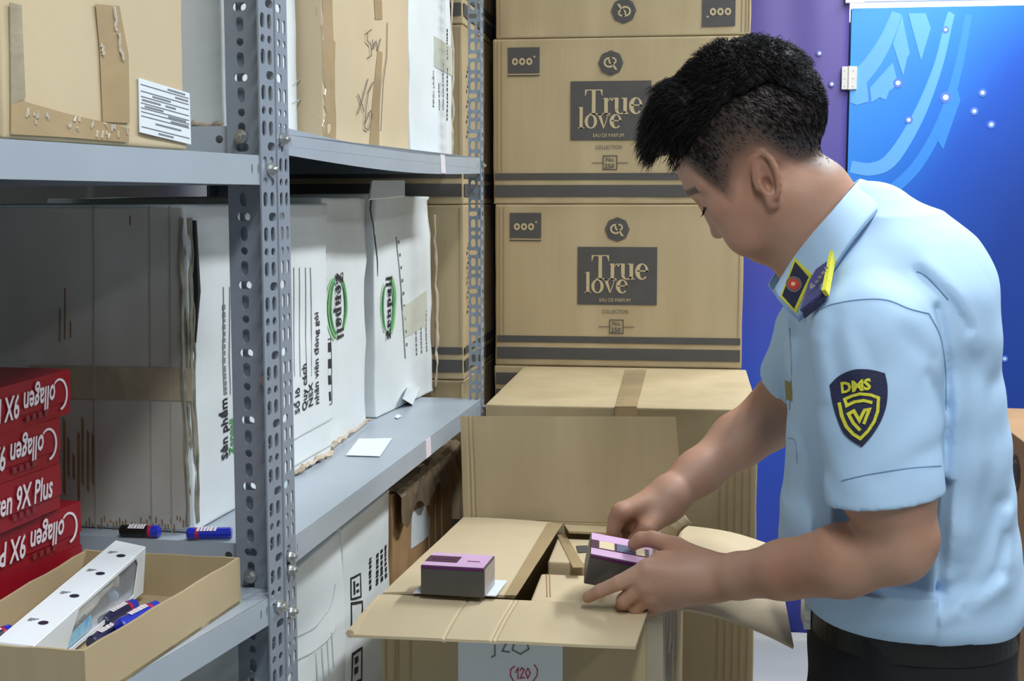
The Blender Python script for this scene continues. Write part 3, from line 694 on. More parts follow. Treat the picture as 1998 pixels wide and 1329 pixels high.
for j in range(4): a = 670+j*32; sh.append([face_px([(646, a), (652, a-2), (653, a+16), (647, a+17)], bx)])
sh.append(frame_rect(*[c for c in (at(640, 795, X=bx).y, at(640, 797, X=bx).z, at(655, 795, X=bx).y, at(640, 665, X=bx).z)], .0012))
aisle('handling_marks', sh, bx, INK, B)
torn_edge(B, [(BX+.004, BY0+.01, Z2+.004), (BX+.006, BY0+.06, Z2+.008), (BX+.003, BY1-.02, Z2+.006)], .004)
# D: the split carton whose end edge sticks out, logo reading upwards
DX_, DY0, DY1 = -.5085, 2.112, 2.436; DP = Pl(DX_, DY0, .10)
D = faced('white_carton', 'white carton split by a dark crack, with a green logo reading upwards', DP, DY0, DY1, Z2, .15, .366, WBOARD, 9, .004, 'white cartons on the middle shelf', warp=shear_warp(seed=7, amp=.007))
dx_ = DP+.008
logo(D, dx_, 766, 600, True, .050, 1.0)
crack = smooth2([face_px([p], dx_+.0005)[0] for p in ((724, 388), (722, 410), (728, 440), (731, 470), (735, 505), (736, 540))], 4)
wv = [3, 7, 9, 7, 9, 7, 10, 6, 8, 5, 7, 6, 5, 6, 4, 5, 4, 3, 3, 2, 1]
Lp = [(p.x-wv[i % 21]*.00045, p.y) for i, p in enumerate(crack)]; Rp = [(p.x+wv[(i*2) % 21]*.00045, p.y) for i, p in enumerate(crack)]
aisle('dark_crack', [[Lp+Rp[::-1]]], dx_+.0008, BLACK, D)
sh = [[face_px([(781, 462), (782.5, 462), (801, 700), (799.5, 700)], dx_)]]
for j in range(9): a = 470+j*25; sh.append([face_px([(785+j*2, a), (788+j*2, a-1), (788+j*2, a+5), (785.5+j*2, a+6)], dx_)])
aisle('handling_marks', sh, dx_, INKG, D)
aisle('tape', [[face_px([(792, 600), (842, 566), (844, 634), (798, 660)], dx_)]], dx_, PALET, D)
vmicro(822, 694, dx_, D, .055, seed=5); vmicro(832, 690, dx_, D, .050, seed=6); vmicro(842, 686, dx_, D, .075, seed=7)
torn_edge(D, [(DP.x(DY1)+.005, DY1-.004, Z2+.01), (DP.x(DY1)+.006, DY1-.002, Z2+.10), (DP.x(DY1)+.006, DY1-.004, Z2+.2), (DP.x(DY1)+.004, DY1-.006, Z2+.33)], .003)
m = MB(); fp = [at(727, 352, X=dx_+.004), at(790, 352, X=dx_+.004), at(790, 382, X=dx_+.012), at(722, 388, X=dx_+.012)]
m.add(fp+[p+Vector((-.003, 0, -.002)) for p in fp], [(0, 1, 2, 3), (7, 6, 5, 4), (0, 4, 5, 1), (1, 5, 6, 2), (2, 6, 7, 3), (3, 7, 4, 0)]); m.build('bent_top_flap', WBOARD, D)
b = MB(); c0 = at(800, 770, X=DP+.006); c1 = at(815, 755, X=DP+.006)
b.add([at(785, 778, X=DP+.012), at(805, 790, X=DP+.016), at(820, 755, X=DP+.009), at(795, 755, X=DP+.009), at(785, 778, X=DP+.002), at(805, 790, X=DP+.004), at(820, 755, X=DP), at(795, 755, X=DP)], [(0, 1, 2, 3), (7, 6, 5, 4), (0, 4, 5, 1), (1, 5, 6, 2), (2, 6, 7, 3), (3, 7, 4, 0)]); b.build('loose_corner_flap', WBOARD, D)
# paper slips lying on the shelf plate
def slip(name, label, pts, z, m=PAPER):
    P = [at(u, v, Z=z) for u, v in pts]; o = decal(name, [[[(p.x, p.y) for p in P]]], (0, 0, z), (1, 0, 0), (0, 1, 0), m, None, .0008)
    tag(o, label, 'paper'); return o
slip('paper_slip', 'white square paper slip lying on the grey middle shelf', [(675, 889), (741, 891), (765, 856), (700, 857)], Z2+.0008)
slip('paper_scrap', 'tiny white paper scrap on the shelf under the split white carton', [(770, 815), (776, 817), (784, 812), (775, 809)], Z2+.0008)
# ------------------------------------------------------------------ top shelf of the farther rack
Z3 = 1.5750
P1_ = Pl(-.493, 1.375, .03); TP_ = Pl(-.452, 1.70, .03); ty1 = at(631, 150, X=TP_).y
T1 = faced('white_carton', 'white ribbed carton on the top shelf, right beside the slotted posts', P1_, 1.375, ty1-.004, Z3, .19, .36, WBOARD, 12, .002, 'cartons on the top shelf')
x1 = P1_+.0005
vtext('Nhân viên đóng gói', 606, 136, x1, T1, .0165, bold=.03)
sh = [[face_px(q, x1)] for q in ([(572, 165), (590, 150), (590, 152), (572, 168)], [(572, 200), (618, 175), (618, 177), (572, 203)])]
aisle('board_crease', sh, x1, CORR, T1, .0008)
sh = []
for u in (386, 398, 409, 419, 430, 441): a = at(u, 0, Y=1.372).x; sh.append(rect(a, Z3+.004, a+.0016, Z3+.35))
o_ = decal('ribbed_liner', sh, (0, 1.3725, 0), (1, -.03, 0), (0, 0, 1), mat('rib_grey', (186, 196, 196), .7), T1, .0012); o_['kind'] = 'stuff'; o_.location.y -= .0
torn_edge(T1, [(-.58, 1.375, Z3+.003), (-.53, 1.374, Z3+.005), (-.495, 1.375, Z3+.003)], .003)
TP_ = Pl(-.452, 1.70, .03); y0 = ty1+.001; y1 = at(799, 150, X=TP_).y
T2 = faced('brown_carton', 'brown carton with brown tape and a marker scrawl on the top shelf', TP_, y0, y1, Z3-.007, .38, .36, KRAFTL, 14, .002, 'cartons on the top shelf')
tx = TP_+.0006
aisle('tape', [rect(y0+.002, Z3+.001, y0+.05, Z3+.125)], tx, TAPE, T2); aisle('tape', [rect(y0+.002, Z3+.125, y0+.042, Z3+.35)], tx, TAPE, T2)
aisle('tape', [[face_px([(731, 0), (746, 0), (747, 38), (733, 38)], tx)]], tx, TAPE, T2); aisle('tape', [[face_px([(737, 98), (747, 102), (741, 290), (722, 290)], tx)]], tx, TAPE, T2)
def pxs(L): return [[(at(u, v, X=tx).y, at(u, v, X=tx).z) for u, v in s] for s in L]
o_ = squiggle('marker_scrawl', pxs([[(724, 58), (716, 64), (716, 80), (723, 88), (724, 108), (719, 112)], [(726, 78), (727, 96), (733, 80), (736, 98), (742, 76)], [(755, 45), (754, 110), (747, 160), (742, 255)], [(717, 155), (706, 195), (697, 222)], [(698, 185), (706, 205), (709, 218)], [(728, 160), (718, 180), (713, 215), (711, 250), (718, 254), (726, 225), (722, 216), (712, 240)]]), .0016, (tx.x(0)+.0004, 0, 0), (tx.k, 1, 0), (0, 0, 1), PENCIL, T2); o_['kind'] = 'stuff'
P3_ = Pl(-.444, 2.15, .02); y2 = max(y1+.004, at(801, 150, X=P3_).y)
T3 = faced('white_carton', 'white carton with small printed lines at the far end of the top shelf', P3_, y2, 2.432, Z3, .36, .36, WBOARD, 16, .0025, 'cartons on the top shelf')
x3 = P3_+.0006
vtext('Nhãn phẩm', 848, 210, x3, T3, .013, m=INK, bold=.0); vmicro(858, 215, x3, T3, .045, seed=8); vmicro(866, 215, x3, T3, .09, seed=9); vmicro(874, 235, x3, T3, .16, m=INK, seed=10); vmicro(888, 60, x3, T3, .05, m=INK, seed=11)
aisle('tape', [[face_px([(848, 70), (886, 95), (886, 150), (848, 130)], x3)]], x3, PALET, T3)
torn_edge(T3, [(P3_.x(2.432), 2.431, Z3+.01), (P3_.x(2.432), 2.432, Z3+.12), (P3_.x(2.432), 2.431, Z3+.3)], .003)
# ------------------------------------------------------------------ lower shelf of the farther rack
Z1 = .7255
Q1 = Pl(-.467, 1.40, .02); wy1 = at(664, 1150, X=Q1).y
W1 = faced('white_carton', 'white carton with a swollen front, nearest under the middle shelf', Q1, 1.372, wy1, Z1, .38, .335, WBOARD, 22, .003, 'cartons under the middle shelf', warp=shear_warp(seed=4, amp=.006, bulge=.009, h=.335))
wx = Q1+.010
for pts in ([(582, 1245), (620, 1225), (650, 1185), (662, 1140)], [(582, 1290), (625, 1265), (655, 1235), (662, 1215)]):
    C = smooth2(face_px(pts, wx), 6); aisle('board_crease', [[[tuple(p) for p in C]+[(p.x, p.y-.0016) for p in reversed(C)]]], wx, CORR, W1, .0008)
sh = []
for u, a, b in ((620, 1275, 1329), (632, 1265, 1329), (643, 1250, 1320), (652, 1235, 1300)): sh.append([face_px([(u, a), (u+1.5, a), (u+2, b), (u+.5, b)], wx)])
aisle('board_crease', sh, wx, CORR, W1, .0008)
Q2 = Pl(-.458, 1.75, .03); wy2 = at(762, 1150, X=Q2).y
W2 = faced('white_carton', 'white carton with framed handling symbols standing under the middle shelf', Q2, wy1+.012, wy2, Z1, .38, .335, WBOARD, 25, .003, 'cartons under the middle shelf', warp=shear_warp(seed=5, amp=.005, h=.335))
w2 = Q2+.0055
def fr(pts, w, X):
    P = face_px(pts, X); c = sum((Vector(p) for p in P), Vector((0, 0)))/4; return [[tuple(p) for p in P], [tuple(Vector(p).lerp(c, w)) for p in P]]
sh = [fr([(691, 1128), (713, 1118), (713, 1166), (691, 1172)], .16, w2), fr([(691, 1176), (715, 1172), (715, 1225), (691, 1235)], .16, w2), fr([(694, 1275), (716, 1262), (716, 1329), (694, 1340)], .16, w2),
      [face_px([(697, 1135), (700, 1134), (700, 1160), (697, 1161)], w2)], [face_px([(703, 1140), (708, 1138), (708, 1143), (703, 1145)], w2)], [face_px([(703, 1152), (708, 1150), (708, 1155), (703, 1157)], w2)],
      [face_px([(700, 1284), (708, 1280), (708, 1292), (700, 1296)], w2)], [face_px([(700, 1304), (708, 1300), (708, 1312), (700, 1316)], w2)]]
aisle('handling_marks', sh, w2, INK, W2)
for k_, (u, v) in enumerate(((732, 1152), (744, 1142), (752, 1135), (760, 1128))): vmicro(u, v, w2, W2, .045, m=INK, hgt=.012, seed=20+k_)
Q3 = Pl(-.447, 2.05, .03); wy3 = 2.42
W3 = faced('brown_carton', 'brown carton wrapped in crinkled dark tape under the middle shelf', Q3, wy2+.012, wy3, Z1, .38, .325, KRAFTD, 28, .004, 'cartons under the middle shelf', warp=shear_warp(seed=9, amp=.006, h=.325))
w3 = Q3+.0065
aisle('white_label', [[face_px([(812, 1000), (838, 984), (850, 1012), (848, 1045), (811, 1072)], w3)]], w3+.001, PAPER, W3)
# crinkled tape over its top edge
n, k = 22, 6; V = []; F = []
for i in range(n+1):
    y = wy2+.016+(wy3-wy2-.02)*i/n
    for j in range(k+1):
        s = j/k; x = Q3.x(y)-.025+.036*min(1, s*1.6); z = Z1+.328-(.0 if s < .6 else (s-.6)*.13)
        V.append((x+random.uniform(0, .004), y, z+random.uniform(0, .006)-(.012*math.sin(i*.9) if s > .8 else 0)))
for i in range(n):
    for j in range(k): a = i*(k+1)+j; F.append((a, a+1, a+k+2, a+k+1))
obj('crinkled_tape', V, F, mat('dark_tape', (134, 118, 96), .25, bump=.6, bscale=40, coat=.5), W3)
for yy in (2.22, 2.27, 2.32): aisle('board_crease', [rect(yy, Z1+.02, yy+.004, Z1+.29)], w3, TORN, W3, .0008)
# carton end seen under the nearer rack's shelf
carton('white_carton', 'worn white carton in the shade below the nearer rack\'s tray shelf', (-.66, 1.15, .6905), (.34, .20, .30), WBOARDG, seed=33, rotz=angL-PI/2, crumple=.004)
# ------------------------------------------------------------------ nearer rack: big brown carton
Mi = LR.matrix_basis.copy()
Mi = Matrix.LocRotScale(LR.location, LR.rotation_euler, LR.scale)
def lp(x, y, z): return Mi @ Vector((x, y, z))
Z4 = 1.5434+.0004
G = thing('taped_brown_carton', 'big brown carton with shiny tape and a white form label on the nearer top shelf', 'carton', lp(-.273, .184, Z4), angL)
V, F = soft_box(.246, .36, .34, seed=61, crumple=.0016); obj('carton_body', V, F, KRAFTL, G, world=False, smooth=True)
def gface(pts, off=.0): # pixel -> local (x,z) of the rack plane y=.0035
    n = Mi.to_3x3() @ Vector((0, 1, 0)); P0 = lp(0, .0035, 0); out = []
    for u, v in pts:
        d = ray(u, v); t = (P0-CC).dot(n)/d.dot(n); q = Mi.inverted() @ (CC+d*t); out.append((q.x, q.z))
    return out
GX = lp(0, .0035, 0); gux = Mi.to_3x3() @ Vector((1, 0, 0))
def gdec(name, shapes, m, t=.0006, par=G, back=0.0):
    O = GX-Vector((0, 0, GX.z)); return decal(name, shapes, O, gux, (0, 0, 1), m, par, t)
gdec('tape', [[gface([(186, 8), (232, 12), (250, 108), (252, 240), (200, 238), (194, 100)])]], TAPE)
gdec('tape', [[gface([(20, 200), (45, 198), (130, 222), (200, 238), (250, 250), (250, 278), (130, 268), (20, 262)])]], TAPE, .0009)
gdec('tape', [[gface([(18, 5), (40, 10), (48, 190), (20, 205)])]], TAPEC, .0010)
L_ = gface([(269, 152), (368, 182), (371, 282), (271, 258)]); gdec('form_label', [[L_]], PAPER, .0010)
# printed rules on the label
V2 = [Vector(p) for p in L_]; sh = []
def lerp4(s, t): return (V2[0].lerp(V2[1], s)).lerp(V2[3].lerp(V2[2], s), t)
for t_ in (.10, .22, .32, .44, .53, .60, .68, .88): sh.append([[tuple(lerp4(.03, t_)), tuple(lerp4(.97, t_)), tuple(lerp4(.97, t_+.012)), tuple(lerp4(.03, t_+.012))]])
for t_, a, b_ in ((.04, .55, .9), (.15, .7, .95), (.26, .25, .6), (.37, .05, .4), (.37, .5, .7), (.48, .1, .45), (.56, .55, .9), (.64, .6, .95), (.76, .3, .8), (.93, .35, .65)):
    x = a
    while x < b_: sh.append([[tuple(lerp4(x, t_)), tuple(lerp4(x+.02, t_)), tuple(lerp4(x+.02, t_+.03)), tuple(lerp4(x, t_+.03))]]); x += .03
_k = gdec('form_print', sh, INKG, .0014); _k['kind'] = 'stuff'
GL = mat('tape_glint', (214, 206, 190), .1, coat=1.0, bump=.8, bscale=80)  # pale colour painted along the tape wrinkles as highlights
b = MB()
for (a, c) in (((221, 12), (224, 60)), ((228, 66), (236, 118)), ((196, 85), (198, 108))):
    q = gface([a, c]); P = [lp(q[0][0]+(q[1][0]-q[0][0])*k/5, .0022, q[0][1]+(q[1][1]-q[0][1])*k/5)+Vector((random.uniform(-.0006, .0006),)*3) for k in range(6)]; b.tube(P, .0014, 5)
for j in range(26):
    u = random.uniform(45, 255); v = 205+(u-45)*.2+random.uniform(0, 24); q = gface([(u, v), (u+random.uniform(-3, 3), v+random.uniform(6, 14))])
    b.tube([lp(q[0][0], .0022, q[0][1]), lp(q[1][0], .0022, q[1][1])], .0009, 4)
_k = b.build('wrinkle_glints', GL, G); _k['kind'] = 'stuff'
G2 = thing('brown_carton', 'brown carton at the left edge of the nearer top shelf', 'carton', lp(-.53, .184, Z4), angL)
V, F = soft_box(.258, .36, .33, seed=62, crumple=.002); obj('carton_body', V, F, KRAFTD, G2, world=False, smooth=True)
# ------------------------------------------------------------------ red gift boxes
ZS = 1.1011
RZB = [1.1012, 1.1500, 1.1970, 1.2420, 1.2875]; RH = .0447
REDK = mat('red_gift_box_edge', (120, 14, 28), .4)
offs = [(0, 1.262), (0, 1.262), (0, 1.222), (0, 1.224), (0, 1.250)]
labs = ['red gift box at the very bottom of the stack, mostly hidden behind the tray rim', 'lowest clearly seen red gift box, white lettering upside down, touching the tray rim', 'red gift box whose white lettering stands the right way up', 'red gift box second from the top with upside-down lettering', 'topmost red gift box of the stack with upside-down lettering']
for i in range(5):
    z = RZB[i] if i else ZS
    xr = -.616; ye = offs[i][1]
    # yaw so that the long edge follows the rack direction a little
    ang = math.radians((6.5, 6.5, 4.0, 4.0, 3.0)[i])
    t = thing('red_gift_box', labs[i], 'gift box', (xr, ye, z), 0, group='red gift boxes stacked on the nearer shelf'); t.rotation_euler = (math.radians((0, 0, 0, 0, .8)[i]), 0, -ang+ang*2 if False else -ang)
    Lr = .27; h_ = (RH if i else .0485)
    m = MB(); c = .0012
    # rigid box: base tray and a lid that overlaps it
    V, F = boxvf(-.16, -Lr, 0, 0, 0, h_-.0006); m.add(V, F); m.build('box_base', REDK if False else RED, t, world=False)
    m = MB(); V, F = boxvf(-.1612, -Lr-.0012, h_*.30, .0012, .0012, h_); m.add(V, F); m.build('box_lid', RED, t, world=False)
    up = (i == 2)
    R = t.rotation_euler.to_matrix(); T = t.location
    fx_ = .0022
    def F3(y, z): return T + R @ Vector((fx_, y, z))
    ux = R @ Vector((0, 1, 0)); uz = R @ Vector((0, 0, 1))
    if i == 0: continue
    if up:
        lettering('gold_free_lettering' if False else 'white_lettering', 'ollagen 9X Plus', .031, F3(-.018, h_*.36), ux, uz, WHITEINK, t, bold=.020, shear=.25, align='RIGHT', sx=.66)
    else:
        lettering('white_lettering', 'ollagen 9X Plus', .031, F3(-.030, h_*.76), -ux, -uz, WHITEINK, t, bold=.020, shear=.25, sx=.66)
        # the big swash C (seen rotated by 180 degrees)
        sw = arc(-.0215, .0225, .0150, .0160, .0130, .0138, -85, 130, 18, dx=-.001)[0]
        P = [F3(-.0165+(a+.0165), b) for a, b in [(q[0], q[1]) for q in sw]]
        V = P+[p-R @ Vector((.0006, 0, 0)) for p in P]; n = len(P)
        v2, tr = tess([sw]); FF = [tuple(q) for q in tr]+[tuple(n+k for k in reversed(q)) for q in tr]+[(k, (k+1) % n, n+(k+1) % n, n+k) for k in range(n)]
        obj('swash_letter', V, FF, WHITEINK, t)
    decal('faint_marks', [rect(k_*.011, 0, k_*.011+.006, .0055) for k_ in range(4)], F3(-.085 if up else -.045, h_*(.16 if up else .26)), (ux if up else -ux), (uz if up else -uz), REDINK, t, .0002)['kind'] = 'stuff'
# ------------------------------------------------------------------ open tray with its contents
TZ = 1.147; TT = .003
A0 = Vector((-.4696, .9635, 0)); A1 = Vector((-.4407, 1.245, 0)); A2 = Vector((-.607, 1.254, 0)); A3 = Vector((-.607, .968, 0))
tray = thing('open_cardboard_tray', 'low open brown cardboard tray holding a white package and small blue tubes', 'tray', ((A0+A2)/2).to_tuple()[:2]+(ZS,))
def wallpanel(name, a, b, z0, z1, th, m, par, inward, wob=0.0):
    a = Vector(a); b = Vector(b); n = Vector(inward).normalized()*th; V = []; F = []; k = 10
    for i in range(k+1):
        p = a.lerp(b, i/k)
        w_ = wob*math.sin(i*1.9)
        for q, z in ((p, z0), (p+n, z0), (p+n, z1+w_), (p, z1+w_)): V.append((q.x, q.y, z))
    for i in range(k):
        for j in range(4): a0 = i*4+j; a1 = i*4+(j+1) % 4; F.append((a0, a1, a1+4, a0+4))
    F.append((0, 3, 2, 1)); F.append((k*4, k*4+1, k*4+2, k*4+3))
    return obj(name, V, F, m, par)
wallpanel('tray_wall', A0, A1, ZS, TZ, TT, KRAFTY, tray, (-1, 0, 0), .0006)
wallpanel('tray_wall', A1, A2, ZS, TZ, TT, KRAFT, tray, (0, -1, 0), .0004)
wallpanel('tray_wall', A2, A3, ZS, TZ-.001, TT, KRAFTY, tray, (1, 0, 0), .0008)
wallpanel('tray_wall', A3, A0, ZS, TZ, TT, KRAFT, tray, (0, 1, 0), .0004)
o = MB(); o.add([(p.x, p.y, ZS) for p in (A0, A1, A2, A3)]+[(p.x, p.y, ZS+TT) for p in (A0, A1, A2, A3)], [(0, 3, 2, 1), (4, 5, 6, 7), (0, 1, 5, 4), (1, 2, 6, 5), (2, 3, 7, 6), (3, 0, 4, 7)]); o.build('tray_floor', KRAFT, tray)
# white windowed package leaning along the tray
pa = at(-12, 1254, Y=.982); pb = at(64, 1262, Y=.985)          # near end of the top face
pc = at(283, 1068, Y=1.232); pd = at(226, 1056, Y=1.240)        # far end
pkg = thing('windowed_package', 'long white windowed package standing on edge across the tray, electric toothbrush inside', 'package', (pa+pb+pc+pd)/4-Vector((0, 0, .045)))
WPK = mat('glossy_white_card', (236, 242, 246), .3, spec=.6)
dn = Vector((.004, -.004, -.047))
q2 = at(278, 1156, Y=1.226); q1 = at(58, 1360, Y=.99); Pn = [pa, pb, pc, pd]; Pf = [pa+(q1-pb), q1, q2, pd+(q2-pc)]
Pf = [Vector((p.x, p.y, max(p.z, ZS+.0045))) for p in Pf]
# top face, back, ends and the window side as a frame
def quad(name, a, b, c, d, m, par, th=.0008):
    n = (b-a).cross(d-a).normalized()*th; V = [a, b, c, d, a+n, b+n, c+n, d+n]; return obj(name, V, [(0, 3, 2, 1), (4, 5, 6, 7), (0, 1, 5, 4), (1, 2, 6, 5), (2, 3, 7, 6), (3, 0, 4, 7)], m, par)
quad('top_panel', pa, pb, pc, pd, WPK, pkg); quad('back_panel', pd, Pf[3], Pf[0], pa, WPK, pkg); quad('bottom_panel', Pf[0], Pf[3], Pf[2], Pf[1], WPK, pkg)
quad('end_panel', pa, Pf[0], Pf[1], pb, WPK, pkg); quad('end_panel', pc, Pf[2], Pf[3], pd, WPK, pkg)
def sidept(s, t): return (pb.lerp(pc, s)).lerp(Pf[1].lerp(Pf[2], s), t)
def sideshape(name, loops, m, par, off=0.0, th=.0008):
    n = (pc-pb).cross(Pf[1]-pb).normalized(); n = n if n.x > 0 else -n
    v2, tr = tess(loops); V = [sidept(a, b_)+n*(off+th) for a, b_ in v2]+[sidept(a, b_)+n*off for a, b_ in v2]; k = len(v2)
    F = [tuple(q) for q in tr]+[tuple(k+j for j in reversed(q)) for q in tr]; s = 0
    for l in loops:
        L0 = len(l)
        for i in range(L0): j = (i+1) % L0; F.append((s+i, s+j, k+s+j, k+s+i))
        s += L0
    return obj(name, V, F, m, par)
win = [(.36, .07), (.90, .07), (.925, .25), (.90, .86), (.86, .90), (.27, .90)]
sideshape('side_panel', [[(0, 0), (1, 0), (1, 1), (0, 1)], win], WPK, pkg)
sideshape('inner_tray', [[(.1, .08), (.96, .08), (.96, .94), (.1, .94)]], mat('package_dark_inside', (70, 62, 62), .5), pkg, off=-.0145)
sideshape('window_film', [[(.25, .05), (.93, .05), (.93, .95), (.25, .95)]], mat('window_film', (235, 240, 245), .08, alpha=.18, spec=.9), pkg, off=-.0012, th=.0003)
def side3(s, t, off): 
    n = (pc-pb).cross(Pf[1]-pb).normalized(); n = n if n.x > 0 else -n; return sidept(s, t)+n*off
BR = mat('toothbrush_ivory', (206, 202, 188), .4)
b = MB(); b.tube([side3(.30, .40, -.010), side3(.40, .42, -.010), side3(.52, .40, -.010), side3(.60, .42, -.010)], [.006, .0085, .0085, .006], 12); b.tube([side3(.60, .42, -.010), side3(.72, .46, -.010), side3(.80, .40, -.010)], [.005, .0025, .003], 10); b.tube([side3(.79, .30, -.010), side3(.79, .52, -.010)], [.005, .0055], 10)
b.build('toothbrush', BR, pkg, smooth=True)
sideshape('button', [oval(.42, .42, .028, .06, 14)], mat('button_grey', (150, 150, 146), .5), pkg, off=-.0016, th=.0006)
sideshape('blue_artwork', [[(.28, .62), (.50, .55), (.52, .88), (.24, .93)]], mat('artwork_blue', (44, 140, 214), .4, var=.4, vscale=60, c2=(150, 220, 240)), pkg, off=-.0022, th=.0006)
b = MB(); b.tube([side3(.77, .62, -.010), side3(.80, .78, -.010)], [.004, .005], 8); b.build('brush_head', mat('artwork_pale_blue', (140, 190, 220), .4), pkg)
DOT = mat('icon_black', (36, 32, 50), .5)
tx_ = (pd-pa).normalized(); ty_ = (pa-pb).normalized()
for s in (.18, .43, .66, .86):
    c = (pb.lerp(pc, s)).lerp(pa.lerp(pd, s), .36); r = .0042
    n = (pb-pa).cross(pd-pa).normalized(); n = n if n.z > 0 else -n
    P = [c+tx_*(r*math.cos(2*PI*k/20))+ty_*(r*math.sin(2*PI*k/20))+n*.0012 for k in range(20)]
    o = obj('round_icon', P, [tuple(range(20))], DOT, pkg)
    decal('icon_caption', [rect(0, k_*.0022, .004+.002*((k_*7) % 3), k_*.0022+.0009) for k_ in range(3)], (pb.lerp(pc, s)).lerp(pa.lerp(pd, s), .80)+n*.0014, -ty_, tx_, INKG, pkg, .0002)['kind'] = 'stuff'

# small printed tubes (glue-stick sized)
TUBEB = mat('tube_blue', (26, 46, 178), .25, coat=.5); TUBEN = mat('tube_navy', (24, 26, 66), .3, coat=.4); TUBER = mat('tube_red', (176, 28, 60), .35); SILV = mat('tube_silver', (190, 200, 214), .3, metal=.6); TUBEK = mat('tube_black', (20, 22, 24), .3)
def blue_tube(label, a, b_, r, navy=False, grp='small blue printed tubes', bodym=None):
    a = Vector(a); b_ = Vector(b_); d = (b_-a); t = thing('printed_tube', label, 'tube', a.lerp(b_, .5)-Vector((0, 0, r)), group=grp); L = lambda s: a+d*s
    m = MB(); m.tube([L(0), L(.03), L(.72)], [r*.8, r, r], 14); m.build('tube_body', bodym or (TUBEN if navy else TUBEB), t, smooth=False)
    m = MB(); m.tube([L(.72), L(.80)], [r*1.02, r*1.02], 14); m.build('red_collar', TUBER, t)
    m = MB(); m.tube([L(.80), L(.97), L(1)], [r*1.05, r*1.0, r*.7], 14); m.build('cap', TUBEB, t, smooth=False)
    dd = d.normalized(); rt = dd if dd.x > 0 else -dd; n = Vector((.1, -.62, .78)); n = (n-rt*n.dot(rt)).normalized(); uy = n.cross(rt)
    st = a+d*.5-rt*(d.length*.27)+n*(r+.0006)-uy*r*.45
    q_ = random.Random(int(a.x*9999)); sh_ = []; x_ = 0.0
    while x_ < d.length*.42: w_ = q_.uniform(.0022, .0045); sh_.append([[(x_, 0), (x_+w_*.75, 0), (x_+w_*.75+.0012, r*q_.uniform(.6, 1.1)), (x_+.0012, r*.9)]]); x_ += w_
    decal('white_print', sh_, st+uy*r*.1, rt, uy, WHITEINK, t, .0002)['kind'] = 'stuff'
    return t
r = .0065
blue_tube('black tube with a blue cap lying on the shelf behind the package', Vector((at(236, 1050, Y=1.322).x, 1.322, Z2+r)), Vector((at(312, 1050, Y=1.322).x, 1.323, Z2+r)), r, bodym=TUBEK)
blue_tube('blue tube lying alone on the shelf edge beside the slotted post', Vector((at(452, 1045, Y=1.326).x, 1.327, Z2+r)), Vector((at(366, 1050, Y=1.320).x, 1.318, Z2+r)), r)
zt = ZS+TT+r+.001
blue_tube('small blue tube with white lettering lying uppermost in the tray', at(232, 1222, Z=zt+.012), at(306, 1184, Z=zt+.010), r)
blue_tube('navy tube with a red collar lying under the blue one in the tray', at(178, 1256, Z=zt+.004), at(238, 1222, Z=zt+.0035), r, navy=True)
blue_tube('dark tube end showing at the far left of the tray beside the package', at(-60, 1262, Z=zt+.02), at(20, 1232, Z=zt+.018), r, navy=True)
blue_tube('dark tube beside the white package at the tray\'s far wall', at(200, 1215, Z=zt), at(262, 1180, Z=zt), r, navy=True)
# ------------------------------------------------------------------ the opened carton
RIM = 1.0
FL, FR, BR_, BL = Vector((-.386, 1.616, RIM)), Vector((-.034, 1.612, RIM)), Vector((-.006, 2.030, RIM)), Vector((-.352, 2.034, RIM))
OC = thing('opened_carton', 'opened brown carton with spread flaps and a white paper label under the man\'s hands', 'carton', ((FL+BR_)/2).to_tuple()[:2]+(.62,))
def cw(name, a, b, th, m=KRAFT): return wallpanel(name, a, b, .62, RIM, th, m, OC, Vector((0, 0, 1)).cross(Vector(b)-Vector(a)))
cw('front_wall', FL, FR, .004, KRAFT); cw('right_wall', FR, BR_, .004, KRAFTY); cw('back_wall', BR_, BL, .004); cw('left_wall', BL, FL, .004, KRAFTY)
o = MB(); q = [FL, FR, BR_, BL]; o.add([(p.x, p.y, .62) for p in q]+[(p.x, p.y, .626) for p in q], [(0, 3, 2, 1), (4, 5, 6, 7), (0, 1, 5, 4), (1, 2, 6, 5), (2, 3, 7, 6), (3, 0, 4, 7)]); o.build('bottom_panel', KRAFT, OC)
def flap(name, a, b, c, d, par, m=KRAFT, n=14, k=8, th=.0035, fn=None, creases=()):
    """grid sheet: a->b hinge, d->c outer edge"""
    a, b, c, d = map(Vector, (a, b, c, d)); nz = (b-a).cross(d-a).normalized()
    nz = nz if nz.z > -.2 else -nz
    V = []; F = []; us = sorted(set([i/n for i in range(n+1)]+[x+e for x in creases for e in (-.008, 0, .008)])); vs = [j/k for j in range(k+1)]
    for s in (0, 1):
        for t in vs:
            for u in us:
                p = (a.lerp(b, u)).lerp(d.lerp(c, u), t); off = .0007*noise.noise(p*18)
                if fn: off += fn(u, t)
                if u in creases: off -= .0016
                V.append(p+nz*(off-th*s))
    W = len(us); H = len(vs); o = W*H
    for j in range(H-1):
        for i in range(W-1): q = j*W+i; F.append((q, q+1, q+W+1, q+W)); F.append((o+q, o+q+W, o+q+W+1, o+q+1))
    for i in range(W-1): F.append((i, o+i, o+i+1, i+1)); q = (H-1)*W+i; F.append((q, q+1, o+q+1, o+q))
    for j in range(H-1): q = j*W; F.append((q, q+W, o+q+W, o+q)); q += W-1; F.append((q, o+q, o+q+W, q+W))
    return obj(name, V, F, m, par)
e = .001
F1 = at(682, 1238, Z=.992); F2 = at(1240, 1262, Z=.990)
flap('flap', FL+Vector((0, 0, e)), FR+Vector((-.012, 0, e)), F2, F1, OC, KRAFTL, fn=lambda u, t: .004*math.sin(PI*t)*(.5+.5*math.sin(u*6)), creases=(.335, .50, .515))
